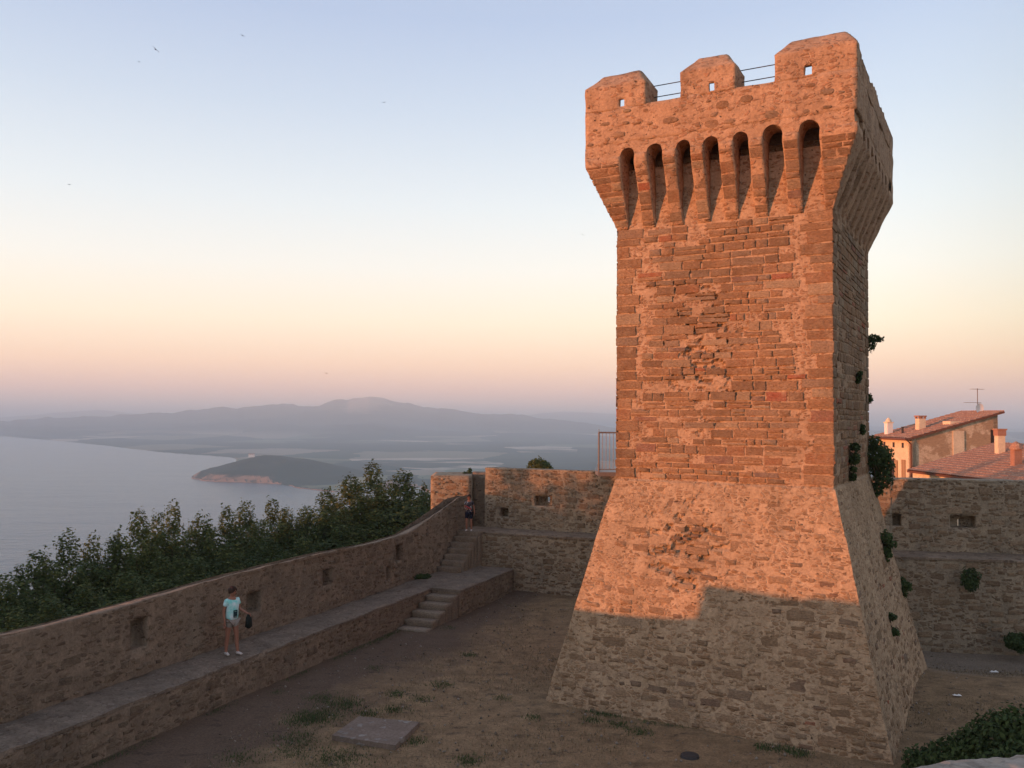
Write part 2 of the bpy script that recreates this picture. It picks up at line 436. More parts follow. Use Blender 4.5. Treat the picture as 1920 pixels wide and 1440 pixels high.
CAMP = Vector((0, 0, CAM_Z))
def put_stones(groups, parent, stuff_name, limit=300, minpx=10, pname='stone'):
    """groups: (list of stones, frame matrix (parent space), kind, material, visible, proud range).
    The largest in the picture become single parts, the rest one joined part per material."""
    pm = parent.matrix_basis
    cand = []
    for gi, (lst, fr, kind, m, vis, pr) in enumerate(groups):
        for s in lst:
            x, z, w, h, rot = s
            wp = pm @ (fr @ Vector((x, 0, z)))
            d = (wp - CAMP).length
            nrm = (pm.to_3x3() @ (fr.to_3x3() @ Vector((0, -1, 0)))).normalized()
            fac = max(0.02, nrm.dot((CAMP - wp).normalized())) if vis else 0
            px = w * 1660 / d * min(1, fac * 1.4)
            cand.append((w * h * fac / d / d, px, gi, s))
    cand.sort(key=lambda c: -c[0])
    single = [c for c in cand if c[1] >= minpx][:limit]
    ids = set(id(c[3]) for c in single)
    for area, px, gi, s in single:
        lst, fr, kind, m, vis, pr = groups[gi]
        x, z, w, h, rot = s
        i = RNG.randrange(12)
        o = bpy.data.objects.new(pname, template_mesh(kind, i, m)); COL.objects.link(o); o.parent = parent
        p = RNG.uniform(*pr)
        flip = -1 if RNG.random() < .5 else 1
        o.matrix_basis = fr @ Matrix.Translation((x, 0, z)) @ Matrix.Rotation(rot + (math.pi if flip < 0 else 0), 4, 'Y') @ Matrix.Diagonal((w, p, h, 1))
    bym = {}
    for gi, (lst, fr, kind, m, vis, pr) in enumerate(groups):
        for s in lst:
            if id(s) in ids: continue
            bym.setdefault(m.name, [m, [], [], [], 0])
            rec = bym[m.name]
            T = {'r': ROUND, 's': SQUARE, 'q': SLAB}[kind]
            V, F = T[RNG.randrange(12)]
            x, z, w, h, rot = s; p = RNG.uniform(*pr)
            mt = fr @ Matrix.Translation((x, 0, z)) @ Matrix.Rotation(rot + (math.pi if RNG.random() < .5 else 0), 4, 'Y') @ Matrix.Diagonal((w, p, h, 1))
            A = np.array(mt); VV = np.asarray(V) @ A[:3, :3].T + A[:3, 3]
            rec[1].append(VV); rec[3].append(np.full(len(VV), RNG.random()))
            b = rec[4]; rec[2] += [tuple(q + b for q in f) for f in F]; rec[4] += len(VV)
    for k, (m, VL, F, TL, _) in bym.items():
        o = mesh(stuff_name, np.concatenate(VL), F, m, parent, tint=np.concatenate(TL), smooth=True)
        o['kind'] = 'stuff'
    return len(single), len(cand)

# ================================================================== THE LAND
SEA_Z = -170.0
# -- sea
n = NT('sea_water'); p = n.pos()
n.color((.035, .06, .085)); n.rough(.22); n.b.inputs['Specular IOR Level'].default_value = .5; n.b.inputs['IOR'].default_value = 1.33
h = n.math('ADD', n.noise(n.vmul(p, (.05, .05, .05)), 1, 6, .6), n.math('MULTIPLY', n.noise(n.vmul(p, (.004, .01, .01)), 1, 4, .6), 2.0))
n.bump(h, .55, 6.0); M['sea'] = n.m
V = [(-34000, -9000, SEA_Z), (34000, -9000, SEA_Z), (34000, 27000, SEA_Z), (-34000, 27000, SEA_Z)]
sea = mesh('sea', V, [(0, 1, 2, 3)], M['sea']); tag(sea, kind='structure')

# -- far land on a polar grid
COAST = [(-9000, 11500), (-3682, 6382), (-2854, 5524), (-2151, 4713), (-1584, 3999), (-1126, 3569), (-900, 3000), (-905, 2640), (-890, 2480), (-854, 2393), (-815, 2330), (-763, 2288), (-687, 2278),
         (-640, 2262), (-590, 2235), (-533, 2174), (-500, 2120), (-469, 2071), (-400, 2010), (-330, 2120), (-236, 2205), (-178, 2000), (-60, 1850), (300, 1800), (900, 1700), (2500, 1500), (9000, 1500)]
def seg_dist(P, poly):
    d = np.full(len(P), 1e9)
    for a, b in zip(poly[:-1], poly[1:]):
        a = np.array(a, float); b = np.array(b, float); ab = b - a
        t = np.clip(((P - a) @ ab) / (ab @ ab), 0, 1)
        d = np.minimum(d, np.linalg.norm(P - (a + t[:, None] * ab), axis=1))
    return d
def inside(P, poly):
    c = np.zeros(len(P), bool); n_ = len(poly)
    for i in range(n_):
        x1, y1 = poly[i]; x2, y2 = poly[(i + 1) % n_]
        if y1 == y2: continue
        k = ((y1 > P[:, 1]) != (y2 > P[:, 1])) & (P[:, 0] < (x2 - x1) * (P[:, 1] - y1) / (y2 - y1) + x1)
        c ^= k
    return c
az = np.radians(np.arange(-44, 44.01, .095))
rr = np.concatenate([np.arange(1500, 2900, 14), 2900 * (18500 / 2900) ** np.linspace(0, 1, 150)])
AZ, RR = np.meshgrid(az, rr, indexing='ij')
PX = (RR * np.sin(AZ)).ravel(); PY = (RR * np.cos(AZ)).ravel(); PXY = np.stack([PX, PY], 1)
poly = COAST + [(30000, 1500), (30000, 30000), (-30000, 30000), (-30000, 11500)]
sd_ = seg_dist(PXY, COAST) * np.where(inside(PXY, poly), 1, -1)
P3 = np.stack([PX, PY, PX * 0], 1)
sdn = sd_ + fbm(P3, 1 / 90., 5, 3) * 22 * (RR.ravel() < 4500)
H = np.where(sdn > 0, 2.0 + np.minimum(sdn * .02, 3) + 1.5 * fbm(P3, 1 / 400., 9, 3), -12)
inl = np.clip((sd_ - 300) / 3000, 0, 1)
H += inl * (6 + 14 * np.clip(fbm(P3, 1 / 1400., 21, 4) + .1, 0, 1))
# promontory ridge
crest = [(-835, 2450, 26), (-800, 2440, 44), (-745, 2450, 57), (-690, 2470, 61), (-640, 2480, 54), (-580, 2470, 38), (-520, 2440, 24), (-460, 2400, 12), (-400, 2380, 6)]
hp = np.zeros(len(PX))
for a, b in zip(crest[:-1], crest[1:]):
    A = np.array(a[:2], float); B = np.array(b[:2], float); ab = B - A
    t = np.clip(((PXY - A) @ ab) / (ab @ ab), 0, 1)
    dd = np.linalg.norm(PXY - (A + t[:, None] * ab), axis=1)
    hh = a[2] + (b[2] - a[2]) * t
    hp = np.maximum(hp, hh * np.clip(1 - (dd / 230) ** 2, 0, 1))
cliff = np.clip(sdn / 26, 0, 1) * 17 + np.clip((sdn - 26) / 220, 0, 1) * 60
H = np.where(sdn > 0, np.maximum(H, np.minimum(hp + 3 * fbm(P3, 1 / 60., 31, 3), cliff)), H)
# second wooded knoll behind the turret
for (kx, ky, kr, kh) in ((-60, 2120, 170, 24), (-330, 2240, 120, 26), (700, 3300, 420, 40), (950, 3500, 500, 45), (420, 3100, 260, 22)):
    dd = np.hypot(PX - kx, PY - ky)
    H = np.where(sdn > 0, np.maximum(H, np.minimum(kh * np.clip(1 - (dd / kr) ** 2, 0, 1), cliff + 5)), H)
# mountain ranges
def interp_az(pts, dist):
    """(px, py) skyline -> height above the sea as a function of azimuth at that distance"""
    xs = []; hs = []
    for px, py in pts:
        a = (px - 960) / 1660.; hor = 780 + .008 * (px - 960)
        xs.append(math.atan(a)); hs.append((CAM_Z - SEA_Z) + (hor - py) / 1660. * dist * math.cos(math.atan(a)))
    return np.array(xs), np.array(hs)
main = [(-400, 792), (-100, 791), (0, 789), (60, 787), (130, 784), (200, 781), (270, 777), (330, 774), (380, 768), (430, 764), (470, 762), (500, 760), (530, 756), (548, 757), (560, 760), (600, 761), (615, 755), (628, 750), (645, 750), (662, 748),
        (685, 745), (700, 744), (718, 745), (735, 749), (760, 756), (800, 763), (830, 764), (850, 766), (880, 772), (905, 774), (950, 777), (980, 777), (1000, 780), (1050, 789), (1100, 793), (1155, 801), (1300, 806), (1600, 808), (2300, 812)]
XA, HA = interp_az(main, 9000)
azf = AZ.ravel(); rf = RR.ravel()
rid = np.interp(azf, XA, HA)
rid = rid + 22 * fbm(np.stack([azf * 60, azf * 0, azf * 0], 1), 1.0, 55, 4)
spur = 1 - np.abs(fbm(P3, 1 / 1500., 41, 5)) * 1.6
prof = np.clip((rf - 5600) / (9000 - 5600), 0, 1)
prof = prof ** 1.5 * (.5 + .5 * np.clip(spur, -.2, 1)) ; prof = np.where(rf > 8850, np.clip(1 - (rf - 9000) / 3200, 0, 1), prof)
k = np.clip((rf - 8200) / 650, 0, 1); prof = np.where(rf <= 9000, prof * (1 - k) + k * np.clip(1 - (9000 - rf) / 2900, 0, 1), prof)
H = np.where(sd_ > 200, np.maximum(H, rid * prof), H)
far = [(-600, 780), (0, 783), (60, 779), (100, 774), (150, 771), (185, 768), (215, 771), (260, 776), (400, 780), (900, 785), (980, 780), (1010, 775), (1060, 771), (1100, 773), (1155, 776), (1250, 780), (1500, 792), (1700, 802), (2300, 806)]
XF, HF = interp_az(far, 15500)
rid2 = np.interp(azf, XF, HF)
prof2 = np.clip(1 - np.abs(rf - 15500) / 3000, 0, 1)
H = np.where(rf > 11500, np.maximum(H, rid2 * prof2), H)
VV = np.stack([PX, PY, H + SEA_Z], 1)
ni, nj = AZ.shape
I, J = np.meshgrid(np.arange(ni - 1), np.arange(nj - 1), indexing='ij')
q = (I * nj + J).ravel()
F = np.stack([q, q + nj, q + nj + 1, q + 1], 1)
keep = (H[F] > -11.5).any(1); F = F[keep]
u, inv = np.unique(F, return_inverse=True); VV = VV[u]; F = inv.reshape(F.shape)
F = F[:, ::-1]
n = NT('far_land'); p = n.pos()
sepx = n.n("ShaderNodeSeparateXYZ"); n.l(p, sepx.inputs[0])
pw = n.vadd(p, n.vmul(n.noise(n.vmul(p, (.002, .002, .002)), 1, 4, .6, 1), (260, 260, 0)))
cellc = n.vor(n.vmul(pw, (.0021, .0016, 0)), 1, 'F1', 'Color', .9)
sc_ = n.n("ShaderNodeSeparateColor"); n.l(cellc, sc_.inputs[0])
fields = n.ramp(sc_.outputs[0], [(0, (.035, .055, .035)), (.30, (.05, .075, .045)), (.36, (.16, .18, .11)), (.52, (.22, .20, .13)), (.62, (.48, .40, .30)), (.72, (.05, .075, .045)), (.84, (.30, .25, .18)), (.93, (.03, .045, .024))], 'CONSTANT')
wood = n.maprange(n.noise(n.vmul(p, (.0012, .0022, .001)), 1, 5, .6), .53, .58)
c = n.mix(n.math('MULTIPLY', wood, .9), fields, (.035, .055, .035))
hz = n.math('SUBTRACT', sepx.outputs[2], SEA_Z)
hill = n.maprange(hz, 24, 60)
nearmask = n.maprange(sepx.outputs[1], 3400, 3000)
westm = n.maprange(n.math('ADD', sepx.outputs[0], n.math('MULTIPLY', n.noise(n.vmul(p, (.006, .006, .004)), 1, 4, .6), 200)), -500, -580)
hillc = n.mix(n.maprange(n.noise(n.vmul(p, (.002, .002, .004)), 1, 6, .6), .45, .7), (.018, .03, .018), (.09, .09, .06))
c = n.mix(n.math('MULTIPLY', hill, n.maprange(sepx.outputs[1], 2600, 3200, .75, 1.0)), c, hillc)
c = n.mix(n.math('MULTIPLY', n.math('MULTIPLY', nearmask, westm), n.maprange(n.noise(n.vmul(p, (.006, .006, .004)), 1, 4, .6), .62, .55)), c, (.022, .034, .017))
# quarry scar on the mountain
dv = n.n("ShaderNodeVectorMath", operation='DISTANCE'); n.l(n.vmul(p, (1, .35, 1.4)), dv.inputs[0]); dv.inputs[1].default_value = (-1400, 8500 * .35, 100 * 1.4)
q_ = n.math('ADD', dv.outputs['Value'], n.math('MULTIPLY', n.noise(n.vmul(p, (.006, .006, .01)), 1, 4, .6), 300))
c = n.mix(n.maprange(q_, 400, 300, 0, .8), c, (.30, .24, .19))
# red-brown cliffs where the near shore is steep and low
geo = n.n("ShaderNodeNewGeometry"); sn = n.n("ShaderNodeSeparateXYZ"); n.l(geo.outputs['True Normal'], sn.inputs[0])
steep = n.maprange(sn.outputs[2], .93, .80); low = n.maprange(hz, 24, 14)
nz_ = n.maprange(n.noise(n.vmul(p, (.012, .012, .03)), 1, 4, .6), .36, .5)
c = n.mix(n.math('MULTIPLY', n.math('MULTIPLY', n.math('MULTIPLY', steep, low), nearmask), nz_), c, (.36, .20, .12))
n.color(c); n.b.inputs['Specular IOR Level'].default_value = .05
M['far_land'] = n.m
land = mesh('coast_and_hills', VV, F, M['far_land'], smooth=True); tag(land, kind='structure')

# -- the hill the castle stands on
RO = np.array([-8.56, 15.1]); RW = np.array([.37831, .92568]); RR_ = np.array([RW[1], -RW[0]])   # left rampart frame
BO = np.array([-1.35, 34.25]); BD = np.array([.93343, -.35875]); BN = np.array([.35875, .93343]) # rear rampart frame
def hill_z(x, y):
    x = np.asarray(x, float); y = np.asarray(y, float)
    dl = -((x - RO[0]) * RR_[0] + (y - RO[1]) * RR_[1]) - 2.0
    db = (x - BO[0]) * BN[0] + (y - BO[1]) * BN[1] - 2.3
    vill = np.clip((x - 14 - .12 * y) / 5, 0, 1)
    d = np.maximum(dl, db - 200 * vill)
    d = np.clip(d, 0, None)
    z = -1.1 - np.minimum(.35 * d + .012 * d * d, .55 * d + 0) - 1.2 * vill
    d2 = np.clip(y - 90, 0, None)
    z = np.where(vill > .5, z - .45 * d2, z)
    return np.maximum(z, SEA_Z - 8)
gx = np.concatenate([-np.geomspace(520, 30, 45), np.arange(-29, 45, 1.2), np.geomspace(46, 420, 40)])
gy = np.concatenate([-np.geomspace(300, 12, 25), np.arange(-11, 70, 1.2), np.geomspace(71, 520, 45)])
GX, GY = np.meshgrid(gx, gy, indexing='ij')
GZ = hill_z(GX, GY)
pn = np.stack([GX.ravel(), GY.ravel(), GX.ravel() * 0], 1)
GZ = GZ + (fbm(pn, .12, 3, 4) * .5 * np.clip(-GZ.ravel() - 1.3, 0, 1)).reshape(GZ.shape)
ni, nj = GX.shape; I, J = np.meshgrid(np.arange(ni - 1), np.arange(nj - 1), indexing='ij'); q = (I * nj + J).ravel()
F = np.stack([q, q + nj, q + nj + 1, q + 1], 1)
M['hillside'] = simple_mat('hillside', (.05, .055, .03), .95, .5, .6, 0, .1)
hill_o = mesh('hillside', np.stack([GX.ravel(), GY.ravel(), GZ.ravel()], 1), F, M['hillside'], smooth=True); tag(hill_o, kind='structure')

# -- courtyard ground
def ground_z(x, y):
    x = np.asarray(x, float); y = np.asarray(y, float)
    a = np.clip((x - 9) / 4, 0, 1); b = np.clip((y - 22) / 5.5, 0, 1)
    a = a * a * (3 - 2 * a); b = b * b * (3 - 2 * b)
    return -.85 * a * b
gx = np.arange(-14, 27, .16); gy = np.arange(1.5, 36.2, .16)
GX, GY = np.meshgrid(gx, gy, indexing='ij'); pn = np.stack([GX.ravel(), GY.ravel(), GX.ravel() * 0], 1)
GZ = ground_z(GX, GY) + (fbm(pn, .5, 5, 3) * .045 + fbm(pn, 3.0, 8, 3) * .022).reshape(GX.shape)
ins = ((GX - RO[0]) * RR_[0] + (GY - RO[1]) * RR_[1] > -1.6) & ((GX - BO[0]) * BN[0] + (GY - BO[1]) * BN[1] < .5)
ni, nj = GX.shape; I, J = np.meshgrid(np.arange(ni - 1), np.arange(nj - 1), indexing='ij')
kk = ins[:-1, :-1].ravel(); q = (I * nj + J).ravel()[kk]
F = np.stack([q, q + nj, q + nj + 1, q + 1], 1)
n = NT('courtyard_ground'); p = n.pos()
sx = n.n("ShaderNodeSeparateXYZ"); n.l(p, sx.inputs[0])
along = n.n("ShaderNodeVectorMath", operation='DOT_PRODUCT'); n.l(p, along.inputs[0]); along.inputs[1].default_value = (RR_[0], RR_[1], 0)
dr = n.math('SUBTRACT', along.outputs['Value'], float(RO @ RR_))
bn_ = n.noise(p, .45, 5, .6); mn = n.noise(p, 2.2, 6, .65); fn = n.noise(p, 22, 8, .7)
dryf = n.maprange(n.math('ADD', dr, n.math('MULTIPLY', n.math('SUBTRACT', bn_, .5), 5.0)), 1.8, 3.4)
soil = n.mix(mn, (.10, .066, .046), (.17, .118, .082))
straw = n.mix(n.maprange(mn, .35, .65), (.195, .128, .072), (.32, .215, .122))
c = n.mix(dryf, soil, straw)
blot = n.maprange(n.noise(n.vmul(p, (1, 2.2, 1)), 1.5, 5, .7), .57, .66)
c = n.mix(n.math('MULTIPLY', blot, .7), c, (.06, .045, .035))
# trodden grey gravel behind the tower
gp = n.math('MULTIPLY', n.maprange(sx.outputs[0], 10.5, 12.5), n.maprange(n.math('ADD', sx.outputs[1], n.math('MULTIPLY', bn_, 2.5)), 24.5, 26))
c = n.mix(n.math('MULTIPLY', gp, .8), c, n.mix(mn, (.17, .14, .11), (.25, .205, .165)))
c = n.mix(1.0, c, n.ramp(fn, [(.25, .55), (.5, .95), (.75, 1.4)]), 'MULTIPLY')
n.color(c); n.bump(n.math('ADD', fn, n.math('MULTIPLY', mn, 1.5)), .8, .035)
M['ground'] = n.m
ground = mesh('ground', np.stack([GX.ravel(), GY.ravel(), GZ.ravel()], 1), F, M['ground'], smooth=True); tag(ground, kind='structure')

# ================================================================== RAMPART WALLS
def wall_part(name, parent, L0, L1, T, z0, top, holes, m, step=.22, amp=.035, zc=None, seed=1, y0=0.0, fall=0.0):
    """a wall piece in its parent's frame: x along, y into the wall; holes (x0,x1,z0,z1,y_from,y_to)"""
    zt = max(top(x) for x in np.linspace(L0, L1, 60)) if callable(top) else top
    ex = [h[0] for h in holes] + [h[1] for h in holes]; ez = [h[2] for h in holes] + [h[3] for h in holes]
    ey = [h[4] for h in holes] + [h[5] for h in holes]
    xs = rng(L0, L1, step, ex); ys = rng(y0, y0 + T, max(step, T / 3), ey); zs = rng(z0, zt, step, ez + ([zc] if zc else []))
    def fn(X, Y, Z):
        s = np.ones(X.shape, bool)
        for (a, b, c_, d_, e, f) in holes: s &= ~((X > a) & (X < b) & (Z > c_) & (Z < d_) & (Y > e) & (Y < f))
        return s
    V, F = vox(xs, ys, zs, fn)
    if fall: V[:, 2] -= np.where(V[:, 2] > zt - .5, fall * np.clip(V[:, 1] - y0, 0, 9), 0)
    if callable(top):
        tz = np.array([top(x) for x in V[:, 0]])
        if zc is None: V[:, 2] = z0 + (V[:, 2] - z0) * (tz - z0) / (zt - z0)
        else: V[:, 2] = np.where(V[:, 2] > zc, zc + (V[:, 2] - zc) * (tz - zc) / (zt - zc), V[:, 2])
    V = wobble(V, amp, 1.3, seed, 4)
    return mesh(name, V, F, m, parent)

# ---- left rampart: x = a (along), y = depth, origin on the inner face of the parapet
LX = RO + RR_ * -1.22
left_wall = empty('rampart_wall', (LX[0], LX[1], 0), math.atan2(RW[1], RW[0]),
                  'long shaded rubble parapet and raised walk running past the woman in the pale t-shirt', 'wall')
TOPS = [(-14, 2.9), (-3.43, 2.86), (-2.4, 2.72), (-1.4, 2.59), (.4, 2.53), (.95, 2.47), (2, 2.45), (3.3, 2.45), (4.8, 2.49), (6.95, 2.56), (9, 2.58), (11, 2.57), (14, 2.49), (16.3, 2.53), (17.1, 2.70),
        (18, 2.91), (19.5, 3.26), (20.3, 3.44), (21.4, 3.46)]
tx = [t[0] for t in TOPS]; tz = [t[1] for t in TOPS]
ltop = lambda x: float(np.interp(x, tx, tz))
NICH = [(3.98, 4.48, 1.46, 2.12, -.1, .30), (7.83, 8.38, 1.46, 2.0, -.1, .32), (11.2, 11.68, 1.54, 2.06, -.1, .34), (15.4, 15.9, 1.68, 2.2, -.1, .3), (14.88, 15.16, 1.12, 1.58, -.1, .34)]
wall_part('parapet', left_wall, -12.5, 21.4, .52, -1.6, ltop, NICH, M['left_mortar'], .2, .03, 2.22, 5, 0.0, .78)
wall_part('raised_shadow_parapet', left_wall, -12.5, -3.46, .5, 2.2, lambda x: 3.62 if x < -6 else 3.52, [], M['left_mortar'], .2, .012, None, 6, .01)  # unseen stretch, added and sized to cast the stepped shadow on the battered base
# coping: a thin, paler weathered skin over the top
def coping(parent, name, x0, x1, y0, y1, top, m, th=.035, step=.09, seed=3, over=.015, fall=0.0):
    xs = np.arange(x0, x1 + 1e-6, step); ys = np.linspace(y0 - over, y1 + over, 6)
    X, Y = np.meshgrid(xs, ys, indexing='ij'); Tz = np.array([top(x) if callable(top) else top for x in xs])[:, None] + 0 * Y
    ed = np.minimum(Y - ys[0], ys[-1] - Y); dome = np.where(ed < .01, -.03, 0.0)
    pn = np.stack([X.ravel(), Y.ravel(), X.ravel() * 0], 1)
    Zt = Tz + th + dome - fall * np.clip(Y - y0, 0, 9) + (fbm(pn, 2.1, seed, 4) * .04).reshape(X.shape)
    Yj = Y + np.where(ed < .01, (fbm(pn, 1.6, seed + 9, 4) * .04).reshape(X.shape), 0)
    ni, nj = X.shape
    V = np.concatenate([np.stack([X.ravel(), Yj.ravel(), Zt.ravel()], 1), np.stack([X.ravel(), Yj.ravel(), (Tz - .06).ravel()], 1)])
    I, J = np.meshgrid(np.arange(ni - 1), np.arange(nj - 1), indexing='ij'); q = (I * nj + J).ravel()
    F = [tuple(f) for f in np.stack([q, q + nj, q + nj + 1, q + 1], 1)]
    o = ni * nj
    for i in range(ni - 1):
        a, b = i * nj, (i + 1) * nj
        F.append((a, a + o, b + o, b)); a, b = a + nj - 1, b + nj - 1; F.append((b, b + o, a + o, a))
    for j in range(nj - 1):
        F.append((j + 1, j + 1 + o, j + o, j)); a = (ni - 1) * nj + j; F.append((a, a + o, a + 1 + o, a + 1))
    return mesh(name, V, F, m, parent)
coping(left_wall, 'coping', -2.0, 21.4, 0, .52, ltop, M['left_mortar'], .03, fall=.72)
# raised walk and landing (y negative = towards the court)
V, F = vox(rng(-12.5, 20.4, .2), rng(-1.21, -.01, .2), rng(-.4, .86, .18), lambda X, Y, Z: X > -99)
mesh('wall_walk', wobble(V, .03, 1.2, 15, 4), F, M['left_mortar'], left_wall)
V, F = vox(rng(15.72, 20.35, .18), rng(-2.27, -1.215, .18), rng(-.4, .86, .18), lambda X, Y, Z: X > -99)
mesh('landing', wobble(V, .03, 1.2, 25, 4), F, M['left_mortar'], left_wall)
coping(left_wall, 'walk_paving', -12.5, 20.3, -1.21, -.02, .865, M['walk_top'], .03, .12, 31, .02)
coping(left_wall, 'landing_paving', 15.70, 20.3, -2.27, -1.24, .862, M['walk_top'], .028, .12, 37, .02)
okw = lambda holes, lo, hi, top: (lambda a, b, c_, d_: c_ > lo and d_ < min(top(a), top(b)) - .06 and not any(b > h[0] - .03 and a < h[1] + .03 and d_ > h[2] - .03 and c_ < h[3] + .03 for h in holes))
SZ = [(.34, .55, 1.8, 3.2, 4), (.2, .34, 1.5, 3.2, 30), (.12, .2, 1.2, 2.6, 70)]
face = frame((0, 0, 0), (1, 0, 0), (0, 1, 0), (0, 0, 1))
dn = lambda x, z: .95 if vnoise(np.array([[x, z * 1.6, 0]]), .55, 77)[0] > -.15 else .25
g1 = rubble(-.5, 21.0, .92, 3.2, okw(NICH, .92, 0, ltop), SZ, seed=3, fill=1.0, dens=lambda x, z: (.95 if z < 1.45 + .35 * math.sin(x * .9) else .22) * dn(x, z))
g2 = rubble(-.5, 15.4, .03, .82, lambda a, b, c_, d_: True, SZ, seed=4, fill=.8, dens=dn)
g3 = rubble(15.8, 20.3, .03, .82, lambda a, b, c_, d_: True, SZ, seed=5, fill=.7)
f2 = frame((0, -1.21, 0), (1, 0, 0), (0, 1, 0), (0, 0, 1)); f3 = frame((0, -2.27, 0), (1, 0, 0), (0, 1, 0), (0, 0, 1))
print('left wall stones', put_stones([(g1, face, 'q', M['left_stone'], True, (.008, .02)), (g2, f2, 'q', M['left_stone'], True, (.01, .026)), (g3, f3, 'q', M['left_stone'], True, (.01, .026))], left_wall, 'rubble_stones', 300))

# ---- staircases
def stair(name, parent_loc, rz, steps, label):
    root = empty(name, parent_loc, rz, label, 'staircase')
    for i, (x0, x1, y0, y1, z0, z1) in enumerate(steps):
        V, F = vox(rng(x0, x1, .12), rng(y0, y1, .12), rng(z0, z1, .09), lambda X, Y, Z: X > -99)
        V = wobble(V, .022, 2.5, 40 + i, 3)
        mesh('step', V, F, M['step_stone'], root)
    return root
st = []
for i in range(5):      # lower flight, from the landing down to the court
    ztop = .86 - .165 * (i + 1) + .02
    st.append((15.70 - .46 * (i + 1), 15.695 - .46 * i, -2.22, -1.235, -.3, ztop))
stair('stone_staircase', (LX[0], LX[1], 0), math.atan2(RW[1], RW[0]), st, 'worn stone steps leading from the dirt courtyard up to the raised wall walk')
st = []
for i in range(7):      # upper flight, from the walk up to the rear ledge
    z1 = .90 + .186 * (i + 1)
    st.append((18.45 + .27 * i, 18.45 + .27 * (i + 1) - .004 if i < 6 else 20.9, -.92, -.03, .7, z1 - .01))
stair('stone_staircase', (LX[0], LX[1], 0), math.atan2(RW[1], RW[0]), st, 'narrow stone steps beside the parapet where the person in dark shorts stands')

# ---- rear rampart, left of the tower and behind it
rear = empty('rampart_wall', (BO[0], BO[1], 0), math.atan2(BD[1], BD[0]), 'rear rubble rampart left of the tower, its top edge touched by orange sun', 'wall')
EMB = [(1.9, 2.62, 3.11, 3.50, 1.39, 1.85), (2.2, 2.38, 3.2, 3.42, 1.3, 3.0), (.45, .80, 2.60, 2.95, 1.39, 1.95),
       (6.5, 7.2, 3.1, 3.5, 1.39, 1.85), (10.5, 11.2, 3.1, 3.5, 1.39, 1.85)]
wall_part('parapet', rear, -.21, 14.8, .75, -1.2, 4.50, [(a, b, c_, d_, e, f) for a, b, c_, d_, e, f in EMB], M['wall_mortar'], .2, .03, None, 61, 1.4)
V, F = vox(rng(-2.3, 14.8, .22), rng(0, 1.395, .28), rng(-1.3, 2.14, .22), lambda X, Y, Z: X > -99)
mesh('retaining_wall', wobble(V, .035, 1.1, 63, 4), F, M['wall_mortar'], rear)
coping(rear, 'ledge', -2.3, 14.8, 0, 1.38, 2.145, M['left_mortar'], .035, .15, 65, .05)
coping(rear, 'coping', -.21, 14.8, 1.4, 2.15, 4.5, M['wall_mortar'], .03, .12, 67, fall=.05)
fp = frame((0, 1.4, 0), (1, 0, 0), (0, 1, 0), (0, 0, 1))
g1 = rubble(-.1, 14.6, 2.25, 4.42, lambda a, b, c_, d_: not any(b > h[0] - .02 and a < h[1] + .02 and d_ > h[2] - .02 and c_ < h[3] + .02 for h in EMB), SZ, seed=8, fill=1.1)
g2 = rubble(-1.0, 14.6, -.7, 2.1, lambda a, b, c_, d_: True, SZ, seed=9, fill=1.0)
print('rear stones', put_stones([(g1, fp, 'q', M['wall_stone'], True, (.01, .03)), (g2, face, 'q', M['wall_stone'], True, (.01, .03))], rear, 'rubble_stones', 300, 9))

rear2 = empty('rampart_wall', (12.44, 28.95, 0), math.atan2(-.19661, .98048), 'shaded rubble rampart right of the tower, below the orange house', 'wall')
EMB2 = [(-.12, .58, 3.0, 3.4, 1.39, 1.8), (2.1, 2.9, 2.97, 3.38, 1.39, 1.85), (2.44, 2.54, 3.02, 3.22, 1.3, 3.0), (6.0, 6.8, 2.97, 3.38, 1.39, 1.85)]
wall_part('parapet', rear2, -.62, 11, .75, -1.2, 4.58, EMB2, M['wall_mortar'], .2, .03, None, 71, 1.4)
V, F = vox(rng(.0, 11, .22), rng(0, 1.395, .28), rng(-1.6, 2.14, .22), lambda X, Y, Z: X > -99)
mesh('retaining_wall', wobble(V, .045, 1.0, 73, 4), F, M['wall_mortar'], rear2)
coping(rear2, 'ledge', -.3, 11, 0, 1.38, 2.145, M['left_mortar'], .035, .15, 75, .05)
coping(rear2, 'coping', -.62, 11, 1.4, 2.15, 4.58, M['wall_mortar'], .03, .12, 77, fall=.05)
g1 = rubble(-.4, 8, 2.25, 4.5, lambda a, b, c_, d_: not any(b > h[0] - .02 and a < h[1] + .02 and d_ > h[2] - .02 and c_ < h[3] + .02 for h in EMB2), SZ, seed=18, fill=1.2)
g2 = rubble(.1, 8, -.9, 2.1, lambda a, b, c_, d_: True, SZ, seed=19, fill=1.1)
print('rear2 stones', put_stones([(g1, fp, 'q', M['wall_stone'], True, (.01, .03)), (g2, face, 'q', M['wall_stone'], True, (.01, .03))], rear2, 'rubble_stones', 300, 9))

